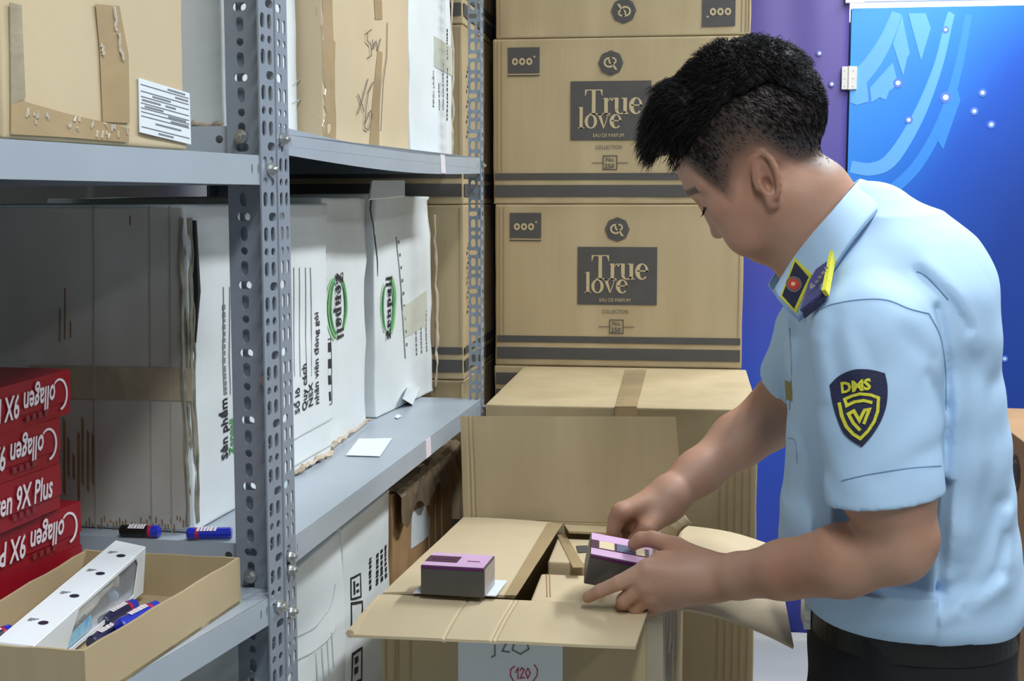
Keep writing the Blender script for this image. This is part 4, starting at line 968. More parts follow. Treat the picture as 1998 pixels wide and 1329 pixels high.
m = MB(); m.tube([F1+Vector((0, .002, 0)), F1.lerp(FL, .5)+Vector((-.001, 0, .002)), FL.lerp(F1, .08)+Vector((0, 0, .002))], [.0055, .003, .002], 6); m.build('folded_flap_edge', KRAFTL, OC)
# row of loose board teeth along the front flap
flap('flap', BL+Vector((.0, 0, e)), BR_+Vector((0, 0, e)), at(1318, 813, Y=2.052), at(898, 812, Y=2.060), OC, KRAFT, creases=(.035, .055))
P1 = at(1092, 1022, Z=1.002); P2 = at(1003, 1163, Z=1.001)
flap('flap', FL+Vector((.001, .006, .002)), BL+Vector((0, 0, .002)), P1, P2, OC, KRAFTL, fn=lambda u, t: .0025*math.sin(PI*t))
tz = 1.0065
def ztape(name, pts, z, m=TAPE, par=OC, t=.0006): P = [at(u, v, Z=z) for u, v in pts]; return decal(name, [[[(p.x, p.y) for p in P]]], (0, 0, z), (1, 0, 0), (0, 1, 0), m, par, t)
ztape('tape', [(984, 1162), (1008, 1162), (1098, 1022), (1068, 1021)], 1.0042)
RO1 = at(1549, 1262, Y=1.64); RO2 = at(1512, 1066, Y=2.02)
flap('flap', FR+Vector((0, .005, e)), BR_+Vector((0, 0, e)), RO2, RO1, OC, KRAFTL, fn=lambda u, t: .010*math.sin(PI*t)*(1-u*.4))
flap('torn_inner_flap', at(1284, 1050, Y=1.97), at(1316, 1058, Y=1.84), at(1346, 1020, Y=1.84), at(1322, 990, Y=1.96), OC, KRAFTL, n=6, k=4, fn=lambda u, t: .006*math.sin(PI*t))
flap('inner_flap', BL+Vector((.16, -.005, -.003)), BR_+Vector((-.01, -.005, -.003)), BR_+Vector((-.02, -.035, -.004)), BL+Vector((.17, -.035, -.006)), OC, KRAFT, n=4, k=2)
# label and handwriting
yf = 1.676
def fw(u, v): 
    n = Vector((FR-FL)).cross(Vector((0, 0, 1))).normalized(); d = ray(u, v); t = (FL-CC).dot(n)/d.dot(n); return CC+d*t
FO = FL-Vector((0, 0, RIM)); fux = (FR-FL).normalized(); fn_ = fux.cross(Vector((0, 0, 1)))
def f2(u, v): p = fw(u, v); return ((p-FO).dot(fux), p.z)
def fdec(name, sh, m, t=.0006): return decal(name, sh, FO+fn_*.0003, fux, (0, 0, 1), m, OC, t)
lab = fdec('paper_label', [[[f2(894, 1230), f2(1098, 1236), f2(1098, 1420), f2(894, 1420)]]], PAPER, .0006); lab['label'] = 'white handwritten paper label'
REDW = mat('red_marker', (186, 70, 96), .5)
def fsq(name, strokes, m, w=.0016): return squiggle(name, [[f2(*q) for q in s] for s in strokes], w, FO+fn_*.0009, fux, (0, 0, 1), m, OC)
fsq('handwriting', [[(1004, 1300), (997, 1306), (996, 1318), (1002, 1328)], [(1006, 1312), (1011, 1303), (1011, 1324)], [(1015, 1308), (1019, 1303), (1023, 1307), (1015, 1323), (1024, 1322)], [(1030, 1304), (1026, 1313), (1030, 1323), (1035, 1313), (1031, 1304)], [(1043, 1297), (1049, 1306), (1048, 1318), (1041, 1328)]], REDW, .0014)
fsq('handwriting', [[(966, 1248), (966, 1278), (960, 1282)], [(978, 1250), (988, 1256), (980, 1270), (994, 1272)], [(1004, 1252), (1000, 1268), (1016, 1276), (1032, 1266), (1028, 1252)]], INKG, .0018)
for k_, u in enumerate((752, 770, 776, 800)): fdec('board_crease', [[[f2(u, 1180), f2(u+2, 1180), f2(u+2, 1500), f2(u, 1500)]]], KRAFTD, .0005)
fdec('tape', [[[f2(1262, 1190), f2(1294, 1190), f2(1294, 1560), f2(1262, 1560)]]], TAPEC, .0008)
# clear wrap on its right side
m = MB()
for j, (y, r_) in enumerate(((1.65, .003), (1.70, .0022), (1.74, .004), (1.80, .002), (1.87, .003))):
    x = FR.x+(y-1.612)*.066+.001; m.tube([(x+random.uniform(-.001, .002), y+random.uniform(-.006, .006), z) for z in np.linspace(.64, .985, 9)], r_, 5)
m.build('plastic_wrap', mat('clear_wrap', (200, 200, 196), .15, alpha=.55, spec=.8, bump=.5, bscale=30), OC)
# inner cartons
i1 = thing('inner_carton', 'small taped carton inside the opened carton, farther one near the raised flap', 'carton', (-.118, 1.935, .63)); V, F = soft_box(.165, .135, .352, seed=71, crumple=.001); obj('carton_body', V, F, KRAFTL, i1, world=False)
i2 = thing('inner_carton', 'small pale carton inside the opened carton, nearer one beside the dark gap', 'carton', (-.126, 1.745, .63)); V, F = soft_box(.165, .215, .338, seed=72, crumple=.001); obj('carton_body', V, F, KRAFTL, i2, world=False)
ztape('tape', [(1087, 1044), (1104, 1044), (1142, 1108), (1118, 1108)], .9825, TAPE, i1)
ztape('printed_mark', [(1124, 1066), (1146, 1065), (1148, 1078), (1128, 1079)], .9825, GREYINK, i1, .0008)
for uu in (1066, 1072): ztape('board_crease', [(uu, 1120), (uu+1.5, 1120), (uu+3, 1164), (uu+1, 1164)], .9685, KRAFTD, i2, .0005)
# supports below, out of the picture
carton('brown_carton', 'plain brown carton on the floor under the opened carton', (-.20, 1.825, 0), (.34, .39, .309), KRAFT, seed=81, group='cartons under the opened carton')
carton('brown_carton', 'plain brown carton directly under the opened carton', (-.20, 1.825, .31), (.34, .39, .309), KRAFT, seed=82, group='cartons under the opened carton')
# white sheet and perfume boxes
zp = 1.0062
P = [at(u, v, Z=zp) for u, v in ((806, 1158), (968, 1164), (990, 1134), (838, 1128))]
o = decal('paper_sheet', [[[(p.x, p.y) for p in P]]], (0, 0, zp), (1, 0, 0), (0, 1, 0), PAPER, None, .001); tag(o, 'white paper sheet under the small dark and pink box on the carton flap', 'paper')
PINK = mat('pink_card', (216, 176, 214), .35, spec=.5); OLIVE = mat('dark_pearly_side', (78, 76, 72), .28, var=.15, vscale=20, spec=.6); PURP = mat('purple_edge', (92, 24, 92), .4); WINE = mat('dark_wine_panel', (72, 34, 58), .35); GOLD = mat('pale_gold_foil', (226, 208, 170), .3); SLATE = mat('slate_patch', (86, 92, 122), .4); PEARL = mat('silver_end_print', (176, 166, 160), .3, var=.35, vscale=60)
def perfume(label, O, ex, ey, ez, L, W, H, kind):
    """O: near-left-bottom corner"""
    t = thing('perfume_box', label, 'box', O+ex*L/2+ey*W/2, group=None); Q = lambda a, b, c: O+ex*a+ey*b+ez*c
    bm = bmesh.new(); vs = [bm.verts.new(Q(a, b, c)) for c in (0, H) for a, b in ((0, 0), (L, 0), (L, W), (0, W))]
    for f in [(0, 3, 2, 1), (4, 5, 6, 7), (0, 1, 5, 4), (1, 2, 6, 5), (2, 3, 7, 6), (3, 0, 4, 7)]: bm.faces.new([vs[k] for k in f])
    bmesh.ops.bevel(bm, geom=bm.edges[:], offset=.0012, segments=2, affect='EDGES', profile=.6)
    V = [v.co.copy() for v in bm.verts]; F = [tuple(v.index for v in f.verts) for f in bm.faces]; bm.verts.index_update(); F = [tuple(v.index for v in f.verts) for f in bm.faces]; bm.free()
    obj('box_body', V, F, OLIVE, t, smooth=False)
    T = lambda nm, sh, m, o_=.0003, th=.0004: decal(nm, sh, Q(0, 0, H)+ez*o_, ex, ey, m, t, th)
    T('pink_top', [rect(.0012, .0012, L-.0012, W-.0012)], PINK)
    if kind == 0:
        T('dark_panel', [rect(.001, W*.28, L*.52, W*.72)], WINE, .0008); T('gold_lettering', [rect(L*.10+k*.006, W*.46, L*.10+k*.006+.003, W*.54) for k in range(5)], PURP, .0013)
        T('faint_line', [rect(L*.66, W*.42, L*.86, W*.45)], PURP, .0008)
    else:
        T('dark_panel', [rect(.001, W*.30, L*.93, W*.66)], WINE, .0008); T('gold_patch', [rect(L*.14, W*.32, L*.38, W*.64)], GOLD, .0013); T('slate_patch', [rect(L*.42, W*.32, L*.68, W*.64)], SLATE, .0013); T('gold_patch', [rect(L*.72, W*.32, L*.86, W*.64)], GOLD, .0013)
    decal('purple_edge', [rect(.001, H-.0035, L-.001, H-.0003)], Q(0, 0, 0)-ey*.0003, ex, ez, PURP, t, .0003)
    decal('end_print', [rect(.002, .002, W-.002, H-.002)], Q(L, 0, 0)+ex*.0002, ey, ez, PEARL, t, .0003)
    return t
an = math.radians(-4); O = at(821, 1160, Z=zp+.0015)
perfume('small box with pink top and dark side standing on white paper', O, Vector((math.cos(an), math.sin(an), 0)), Vector((-math.sin(an), math.cos(an), 0)), Vector((0, 0, 1)), .0815, .062, .0375, 0)
HY = 1.600
O = at(1151, 1082, Y=HY); c_, s_ = math.cos(math.radians(10.5)), math.sin(math.radians(10.5))
ex = Vector((c_, .10, -s_)).normalized(); ey = Vector((.02, math.cos(.20), math.sin(.20))); ey = (ey-ex*ey.dot(ex)).normalized(); ez = ex.cross(ey)
HBOX = (O-ez*.041, ex, ey, ez, .080, .060, .041)
perfume('small box with pink top and gold patches held in the man\'s near hand', *HBOX, 1)
# ------------------------------------------------------------------ the man
class Field:
    BIG = .06
    def __init__(s, lo, hi, h):
        s.lo = np.array(lo, float); s.h = h; s.n = [int(math.ceil((hi[i]-lo[i])/h))+1 for i in range(3)]
        s.F = np.full(s.n, s.BIG, np.float32); s.ax = [(s.lo[i]+h*np.arange(s.n[i])).astype(np.float32) for i in range(3)]
    def region(s, lo, hi, m=.03):
        sl = []
        for i in range(3):
            a = max(0, int((lo[i]-m-s.lo[i])/s.h)); b = min(s.n[i], int((hi[i]+m-s.lo[i])/s.h)+2)
            if b <= a: return None, None
            sl.append(slice(a, b))
        return tuple(sl), (s.ax[0][sl[0]][:, None, None], s.ax[1][sl[1]][None, :, None], s.ax[2][sl[2]][None, None, :])
    def add(s, prim, k=.008, cut=None):
        fn, lo, hi = prim; sl, g = s.region(lo, hi)
        if sl is None: return
        d = fn(*g)
        if cut: d = np.maximum(d, cut(*g))
        a = s.F[sl]
        if k > 0: hh = np.maximum(k-np.abs(a-d), 0)/k; s.F[sl] = np.minimum(a, d)-hh*hh*k*.25
        else: s.F[sl] = np.minimum(a, d)
    def sub(s, prim, k=.004):
        fn, lo, hi = prim; sl, g = s.region(lo, hi, .01)
        if sl is None: return
        d = -fn(*g); a = s.F[sl]; hh = np.maximum(k-np.abs(a-d), 0)/k; s.F[sl] = np.maximum(a, d)+hh*hh*k*.25
    def mesh(s, smooth=1):
        F = s.F; S = F < 0; nx, ny, nz = s.n
        c = np.zeros((nx-1, ny-1, nz-1), np.uint8)
        for dx in (0, 1):
            for dy in (0, 1):
                for dz in (0, 1): c += S[dx:nx-1+dx, dy:ny-1+dy, dz:nz-1+dz]
        I, J, K = np.nonzero((c > 0) & (c < 8)); n = len(I)
        idx = np.full(c.shape, -1, np.int32); idx[I, J, K] = np.arange(n)
        acc = np.zeros((n, 3)); cnt = np.zeros(n)
        C = [(a, b, d) for a in (0, 1) for b in (0, 1) for d in (0, 1)]
        for p in C:
            for ax in range(3):
                if p[ax] == 1: continue
                q = list(p); q[ax] = 1
                fa = F[I+p[0], J+p[1], K+p[2]]; fb = F[I+q[0], J+q[1], K+q[2]]; m = (fa < 0) != (fb < 0)
                t = np.where(m, fa/np.where(m, fa-fb, 1), 0)
                P = np.tile(np.array(p, float), (n, 1)); P[:, ax] = t
                acc += np.where(m[:, None], P, 0); cnt += m
        V = acc/cnt[:, None]+np.stack([I, J, K], 1)
        V = s.lo+V*s.h
        Q = []
        for ax in range(3):
            o1, o2 = [(1, 2), (2, 0), (0, 1)][ax]
            a = S.take(range(0, s.n[ax]-1), ax); b = S.take(range(1, s.n[ax]), ax); m = a != b
            sl = [slice(None)]*3; sl[o1] = slice(1, s.n[o1]-1); sl[o2] = slice(1, s.n[o2]-1)
            mm = np.zeros_like(m); mm[tuple(sl)] = m[tuple(sl)]
            P = np.stack(np.nonzero(mm), 1); ins = a[P[:, 0], P[:, 1], P[:, 2]]
            def cell(d1, d2): R = P.copy(); R[:, o1] -= d1; R[:, o2] -= d2; return idx[R[:, 0], R[:, 1], R[:, 2]]
            q = np.stack([cell(1, 1), cell(0, 1), cell(0, 0), cell(1, 0)], 1); q[~ins] = q[~ins][:, ::-1]; Q.append(q)
        Q = np.concatenate(Q); Q = Q[(Q >= 0).all(1)]
        for _ in range(smooth):
            A = np.zeros_like(V); w = np.zeros(len(V))
            for a, b in ((0, 1), (1, 2), (2, 3), (3, 0)):
                for u_, v_ in ((a, b), (b, a)):
                    for d in range(3): A[:, d] += np.bincount(Q[:, u_], V[Q[:, v_], d], len(V))
                    w += np.bincount(Q[:, u_], minlength=len(V))
            V = V*.4+.6*A/np.maximum(w, 1)[:, None]
        return V, Q
def npv(p): return np.array([p[0], p[1], p[2]], float)
def ell(c, semi, R=None):
    c = npv(c); R = np.eye(3) if R is None else np.array(R, float)      # rows of R: local axes
    ext = np.sqrt(sum((R[i]*semi[i])**2 for i in range(3)))
    def fn(X, Y, Z):
        x, y, z = X-c[0], Y-c[1], Z-c[2]
        L = [(R[i, 0]*x+R[i, 1]*y+R[i, 2]*z) for i in range(3)]
        k0 = np.sqrt(sum((L[i]/semi[i])**2 for i in range(3))); k1 = np.sqrt(sum((L[i]/semi[i]**2)**2 for i in range(3)))+1e-9
        return (k0*(k0-1)/k1).astype(np.float32)
    return fn, c-ext, c+ext
def cone(a, b, ra, rb, flat=None, fl=1.0):
    """tapered capsule; optional flattening: distances along unit vector flat are scaled by 1/fl"""
    a = npv(a); b = npv(b); d = b-a; L2 = d@d
    def fn(X, Y, Z):
        x, y, z = X-a[0], Y-a[1], Z-a[2]
        t = np.clip((x*d[0]+y*d[1]+z*d[2])/L2, 0, 1)
        x, y, z = x-t*d[0], y-t*d[1], z-t*d[2]
        s = x*x+y*y+z*z
        if flat is not None: q = x*flat[0]+y*flat[1]+z*flat[2]; s = s+q*q*(1/fl**2-1)
        return (np.sqrt(s)-(ra+(rb-ra)*t)).astype(np.float32)
    r = max(ra, rb); return fn, np.minimum(a, b)-r, np.maximum(a, b)+r
def chain(F, pts, k=.006, k0=None):
    for i in range(len(pts)-1):
        (p, r), (q, s) = pts[i], pts[i+1]; F.add(cone(p, q, r, s), k0 if (i == 0 and k0 is not None) else k)
P3 = lambda u, v, Y: at(u, v, Y=Y)
MY = 1.66
# ---- head frame (f forward, u up, s to the man's left = towards the camera)
HC = P3(1462, 250, MY); HK = MY/FPX*1.012
hf = Vector((-.82, 0, -.572)).normalized(); hu = Vector((-.572, 0, .82)).normalized(); hs = Vector((0, -1, 0))
YAW = Matrix.Rotation(math.radians(-9), 3, hu); hf = YAW @ hf; hs = YAW @ hs
if hf.y < 0: YAW = YAW.inverted(); hf = YAW @ YAW @ hf; hs = YAW @ YAW @ hs
HR = [list(hf), list(hu), list(hs)]
def H(f, u, s=0): return HC+(hf*f+hu*u+hs*s)*HK
def hell(f, u, s, a, b, c, tilt=0, yaw=0):
    R = Matrix((hf, hu, hs))
    if tilt: q = Matrix.Rotation(math.radians(tilt), 3, 'Z'); R = q @ R
    if yaw: q = Matrix.Rotation(math.radians(yaw), 3, 'Y'); R = q @ R
    return ell(H(f, u, s), (a*HK, b*HK, c*HK), [list(r) for r in R])
def hcone(p, q, ra, rb): return cone(H(*p), H(*q), ra*HK, rb*HK)
B = Field((-.175, 1.385, .88), (.475, 2.02, 1.74), .0021)
px = HK
B.add(hell(-4, 0, 0, 146, 120, 117), 0)
B.add(hell(84, -8, 0, 74, 78, 92), .02)
B.add(hell(72, -105, 0, 82, 112, 84), .03)
B.add(hell(60, -160, 0, 72, 76, 74), .02)
B.add(hell(108, -200, 0, 26, 26, 36), .018)
for s in (1, -1):
    B.add(hell(20, -158, s*66, 40, 48, 26), .022); B.add(hell(100, -98, s*62, 44, 38, 28), .018)
    B.add(hcone((146, -34, s*12), (120, -38, s*70), 14, 12), .012)
    B.add(hell(112, -160, s*52, 36, 40, 26), .02)
B.add(hcone((146, -60, 0), (156, -120, 0), 10, 12), .010)
B.add(hell(158, -130, 0, 14, 12, 15), .006)
for s in (1, -1):
    B.add(hell(141, -134, s*17, 16, 11, 10), .005)
    B.sub(hell(168, -70, s*46, 32, 17, 27), .012)
    B.add(hell(128, -66, s*46, 20, 17, 24), .004)            # lids over the eyes, looking down
    B.sub(hell(150, -146, s*10, 8, 6, 5), .002)
B.add(hell(137, -163, 0, 18, 9, 32), .006); B.add(hell(132, -184, 0, 16, 9, 28), .006)
B.sub(hell(152, -174, 0, 17, 2.4, 34), .002); B.sub(hell(150, -196, 0, 12, 7, 30), .006)
# ears
for s in (1, -1):
    yw = 24*s
    B.add(hell(14, -97, s*100, 20, 44, 11, tilt=-22, yaw=yw), .006)
    rim = []
    for k in range(15):
        a = math.radians(-60+k*20); rr = 1.0
        df = -21*math.cos(a); du = 45*math.sin(a)
        ca, sa = math.cos(math.radians(22)), math.sin(math.radians(22))
        rim.append((14+df*ca-du*sa, -93+df*sa+du*ca, s*(108-df*.38)))
    rim = [r for i, r in enumerate(rim) if i <= 13]
    for k in range(len(rim)-1): B.add(hcone(rim[k], rim[k+1], 5.6, 5.6), .002)
    B.sub(hell(14, -88, s*116, 12, 29, 13, tilt=-22, yaw=yw), .003)
    B.sub(hell(20, -104, s*108, 9, 15, 14, tilt=-12), .003)
    B.add(hell(31, -136, s*104, 11, 14, 7, tilt=-22), .005)
    B.add(hell(34, -102, s*100, 6, 11, 8), .003)
# neck
B.add(cone(P3(1572, 396, MY), P3(1650, 525, MY), .060, .066), .022)
B.add(cone(P3(1532, 420, MY), P3(1618, 545, MY), .044, .046), .02)
# core under the shirt
B.add(cone(P3(1650, 500, MY), P3(1730, 700, MY), .060, .090), .03); B.add(cone(P3(1730, 700, MY), P3(1762, 1150, MY), .090, .095), .03)
B.add(cone(P3(1680, 560, MY), P3(1706, 668, 1.50), .06, .048), .03); B.add(cone(P3(1670, 560, MY), P3(1600, 640, 1.82), .06, .045), .03)
# near arm
chain(B, [(P3(1706, 672, 1.495), .050), (P3(1734, 960, 1.455), .0490), (P3(1762, 1048, 1.452), .0360), (P3(1752, 1072, 1.453), .0350), (P3(1645, 1094, 1.475), .0395), (P3(1530, 1112, 1.525), .0330), (P3(1440, 1124, 1.570), .0262), (P3(1402, 1127, 1.588), .0245)], .012)
# far arm
chain(B, [(P3(1600, 660, 1.83), .046), (P3(1528, 790, 1.90), .040), (P3(1498, 822, 1.895), .038), (P3(1440, 860, 1.875), .0365), (P3(1360, 925, 1.825), .029), (P3(1308, 966, 1.795), .0255)], .02)
def hand(F, wrist, wr, mcp, fingers, thumb, palm_k=.012):
    for p, r in mcp: F.add(cone(wrist, p, wr, r), palm_k)
    for i in range(len(mcp)-1): F.add(cone(mcp[i][0], mcp[i+1][0], mcp[i][1]*.95, mcp[i+1][1]*.95), .008)
    for (p, r), fg in zip(mcp, fingers): chain(F, [(p, r)]+fg, .0022)
    chain(F, thumb, .004, .012)
W = P3(1402, 1127, 1.588)
M_ = [(P3(1262, 1112, 1.576), .0120), (P3(1256, 1138, 1.578), .0122), (P3(1264, 1160, 1.586), .0116), (P3(1280, 1178, 1.598), .0106)]
FG = [[(P3(1206, 1138, 1.573), .0092), (P3(1171, 1153, 1.579), .0083), (P3(1147, 1166, 1.588), .0072)],
      [(P3(1217, 1172, 1.580), .0094), (P3(1214, 1184, 1.602), .0085), (P3(1226, 1180, 1.622), .0074)],
      [(P3(1240, 1188, 1.590), .0090), (P3(1240, 1194, 1.614), .0080), (P3(1252, 1186, 1.632), .0070)],
      [(P3(1268, 1194, 1.606), .0080), (P3(1270, 1197, 1.625), .0072), (P3(1280, 1188, 1.640), .0063)]]
TH_ = [(P3(1372, 1100, 1.598), .0170), (P3(1318, 1068, 1.618), .0130), (P3(1272, 1052, 1.626), .0100), (P3(1250, 1053, 1.628), .0094), (P3(1237, 1062, 1.630), .0082)]
hand(B, W, .0225, M_, FG, TH_)
B.add(cone(P3(1385, 1135, 1.600), P3(1300, 1160, 1.612), .021, .017), .015)
B.add(cone(P3(1360, 1110, 1.592), P3(1290, 1095, 1.592), .020, .013), .014)
# far hand: fist reaching down into the carton
W2 = P3(1308, 966, 1.795)
M2 = [(P3(1212, 1000, 1.752), .0125), (P3(1207, 1014, 1.775), .0125), (P3(1212, 1024, 1.798), .0118), (P3(1224, 1030, 1.818), .0108)]
FG2 = [[(P3(1197, 1034, 1.752), .0095), (P3(1206, 1062, 1.765), .0085), (P3(1216, 1076, 1.775), .0075)],
       [(P3(1196, 1044, 1.778), .0095), (P3(1206, 1070, 1.79), .0085), (P3(1216, 1080, 1.795), .0075)],
       [(P3(1204, 1052, 1.802), .0090), (P3(1214, 1074, 1.81), .0082), (P3(1224, 1082, 1.812), .0072)],
       [(P3(1218, 1054, 1.822), .0082), (P3(1228, 1074, 1.828), .0074), (P3(1236, 1082, 1.828), .0064)]]
TH2 = [(P3(1290, 1000, 1.775), .0175), (P3(1262, 1032, 1.752), .0130), (P3(1240, 1056, 1.755), .0105), (P3(1228, 1072, 1.765), .0088)]
hand(B, W2, .0225, M2, FG2, TH2)
B.add(cone(P3(1300, 985, 1.79), P3(1240, 1020, 1.785), .024, .018), .015)
# two soft tendon lines and knuckle dips stay subtle
V, Q = B.mesh(2)
del B
man = thing('person', 'man in a light blue short-sleeved uniform shirt and black trousers, leaning over the opened carton', 'person', (P3(1770, 1200, MY).x, MY, 0))
Mi_ = npv(man.location); Vl = V-Mi_
me = mesh_of(Vl, Q, 'body'); me.polygons.foreach_set('use_smooth', [True]*len(me.polygons)); me.materials.append(SKIN)
# cropped hair as pigment on the scalp
D = (V-npv(HC))/HK; f_ = D@npv(hf); u_ = D@npv(hu); s_ = np.abs(D@npv(hs))
hl_f = [-170, -120, -100, -78, -60, -39, -21, 0, 40, 56, 72, 80, 93, 106, 120, 132, 150, 175]
hl_u = [-172, -170, -168, -158, -140, -112, -72, -52, -50, -60, -76, -88, -96, -66, -16, 14, 46, 60]
line = np.interp(f_, hl_f, hl_u); t = (u_-line)
nz_ = .5+.5*np.sin(f_*.9+3*np.sin(u_*.13))*np.sin(u_*.7+2*np.sin(f_*.17))
crop = np.clip((t+8)/34, 0, 1)*(.66+.30*np.clip((t-10)/60, 0, 1))+.05*(nz_-.5)
isear = (s_ > 98) & ((((f_-14)/30)**2+((u_+96)/52)**2) < 1)
crop = np.where((t > -6) & (u_ > -200) & (np.abs(f_) < 190) & (s_ < 135) & ~isear & (V[:, 2] > 1.40), crop, 0); crop = np.clip(crop, 0, .95)
# eyebrows
for sg in (1,):
    sb = s_; bl = np.clip(1-np.abs(u_+36-.10*(40-sb))/9.5, 0, 1)*((sb > 8) & (sb < 78) & (f_ > 90))
    crop = np.maximum(crop, np.clip(bl*1.8, 0, .88))
at_ = me.attributes.new('crop', 'FLOAT', 'POINT'); at_.data.foreach_set('value', crop.astype(np.float32))
body = bpy.data.objects.new('body', me); COL.objects.link(body); body.parent = man; body['label'] = 'bare skin of face, neck, arms and hands'
BVH_BODY = (V, Q)
# lashes and mouth colour
for s in (1, -1):
    m = MB(); m.tube([H(149, -73, s*26), H(150, -78, s*38), H(147, -79, s*50), H(139, -76, s*62)], [.0006, .0011, .0012, .0006], 5); m.build('eyelash', HAIR, man)
    m = MB()
    for k in range(9): q = s*(28+k*4); m.tube([H(149, -78, q), H(155, -84, q+s*1), H(160, -86, q+s*2)], [.0005, .0004, .0002], 4)
    lash = m.build('lash_hairs', HAIR, man); lash['kind'] = 'stuff'
# ---- hair
Hf = Field(npv(H(20, 60))-np.array([.17, .12, .16]), npv(H(20, 60))+np.array([.17, .12, .16]), .0024)
def cutu(X, Y, Z):
    d = [X-HC.x, Y-HC.y, Z-HC.z]; f = sum(d[i]*hf[i] for i in range(3))/HK; u = sum(d[i]*hu[i] for i in range(3))/HK
    lo = np.interp(f.ravel(), [-160, -130, -90, -34, 21, 75, 110, 135, 150, 200], [-75, -40, 52, 64, 56, 34, 16, 34, 48, 52]).reshape(f.shape)
    return ((lo-u)*HK*.8).astype(np.float32)
Hf.add(hell(-8, 42, 0, 136, 122, 112), .0, cutu)
Hf.add(hell(-52, 22, 0, 100, 122, 110), .01, cutu)
Hf.add(hell(70, 72, 0, 88, 76, 98), .012, cutu)
for s in (-60, -30, 0, 30, 60): Hf.add(hcone((80, 112, s), (150-abs(s)*.25, 82, s), 40, 25), .01, cutu); Hf.add(hcone((120, 100, s), (166-abs(s)*.3, 70, s), 26, 15), .01, cutu)
g = (Hf.ax[0][:, None, None], Hf.ax[1][None, :, None], Hf.ax[2][None, None, :])
Hf.F += (.0016*np.sin(g[0]*310+g[2]*190)*np.sin(g[1]*240+g[2]*130)+.0012*np.sin(g[0]*620-g[1]*410)*np.sin(g[2]*560)).astype(np.float32)
Vh, Qh = Hf.mesh(1)
mh = mesh_of(Vh-Mi_, Qh, 'hair'); mh.polygons.foreach_set('use_smooth', [True]*len(mh.polygons)); mh.materials.append(HAIR)
hair = bpy.data.objects.new('hair', mh); COL.objects.link(hair); hair.parent = man; hair['label'] = 'thick black hair brushed forward'
rng = np.random.RandomState(3); n = len(Vh)
# normals of the hair surface
Nn = np.zeros_like(Vh); a_, b_, c_2 = Vh[Qh[:, 0]], Vh[Qh[:, 1]], Vh[Qh[:, 2]]; fn2 = np.cross(b_-a_, c_2-a_)
for k in range(4):
    for d in range(3): Nn[:, d] += np.bincount(Qh[:, k], fn2[:, d], n)
Nn /= np.linalg.norm(Nn, axis=1)[:, None]+1e-9
Dh = (Vh-npv(HC))/HK; uh = Dh@npv(hu); fh = Dh@npv(hf)
cand = np.nonzero((uh > np.interp(fh, [-160, -120, -60, 0, 60, 120, 180], [-95, -60, 50, 60, 45, 20, 30])) & ((Nn@npv(hu) > -.5)))[0]
sel = rng.choice(cand, 9000); SV = []; SF = []
for i in sel:
    p = Vh[i]; nn = Nn[i]; L = rng.uniform(.010, .022)*(1.25 if fh[i] > 60 else (.8 if uh[i] > 40 else .4))
    comb = npv(hf)*(.9 if fh[i] > 0 else .35)+npv(hs)*rng.uniform(-.35, .35)+npv(hu)*(-.5 if fh[i] > 90 else .05)
    if fh[i] < -60: comb = -npv(hu)*.7-npv(hf)*.2
    d1 = nn*.40+comb*.75+rng.normal(0, .16, 3); d1 /= np.linalg.norm(d1); d2 = nn*.12+comb+rng.normal(0, .2, 3)-np.array([0, 0, .2]); d2 /= np.linalg.norm(d2)
    p0 = p-nn*.001; p1 = p+d1*L*.5; p2 = p1+d2*L*.6; sd = np.cross(d1, nn); sd /= np.linalg.norm(sd)+1e-9; w_ = .0007
    b0 = len(SV); SV += [p0+sd*w_, p0-sd*w_, p0+nn*w_, p1+sd*w_*.7, p1-sd*w_*.7, p1+nn*w_*.7, p2]
    SF += [(b0, b0+1, b0+4), (b0, b0+4, b0+3), (b0+1, b0+2, b0+5), (b0+1, b0+5, b0+4), (b0+2, b0, b0+3), (b0+2, b0+3, b0+5), (b0+3, b0+4, b0+6), (b0+4, b0+5, b0+6), (b0+5, b0+3, b0+6)]
ms = mesh_of(np.array(SV)-Mi_, np.array(SF, np.int32), 'hair_strands'); ms.materials.append(HAIR)
hs_o = bpy.data.objects.new('hair_strands', ms); COL.objects.link(hs_o); hs_o.parent = man; hs_o['kind'] = 'stuff'
# short clipped hair on the sides and back
Nb = np.zeros_like(V); fb = np.cross(V[Q[:, 1]]-V[Q[:, 0]], V[Q[:, 2]]-V[Q[:, 0]])
for k in range(4):
    for d in range(3): Nb[:, d] += np.bincount(Q[:, k], fb[:, d], len(V))
Nb /= np.linalg.norm(Nb, axis=1)[:, None]+1e-9
w_ = np.where((crop > .5) & ~isear & (u_ < 100) & (V[:, 2] > 1.40) & (t > 22), np.clip((t-22)/90, 0, 1)**1.3+.02, 0)
sel = rng.choice(len(V), 9000, p=w_/w_.sum()); SV = []; SF = []
for i in sel:
    nn = Nb[i]; p = V[i]; L = .0025+.0065*min(1, max(0, (t[i]-20)/90)); g_ = -npv(hu)*.9-npv(hf)*.35+rng.normal(0, .3, 3); g_ -= nn*(g_@nn); g_ /= np.linalg.norm(g_)+1e-9
    d1 = g_+nn*.22; sd = np.cross(g_, nn)*.00042; b0 = len(SV); p0 = p-nn*.0003
    SV += [p0+sd, p0-sd, p0+nn*.0006, p0+d1*L]; SF += [(b0, b0+1, b0+3), (b0+1, b0+2, b0+3), (b0+2, b0, b0+3)]
ms = mesh_of(np.array(SV)-Mi_, np.array(SF, np.int32), 'clipped_hair'); ms.materials.append(mat('clipped_hair', (26, 22, 22), .7, spec=.15))
o = bpy.data.objects.new('clipped_hair', ms); COL.objects.link(o); o.parent = man; o['kind'] = 'stuff'
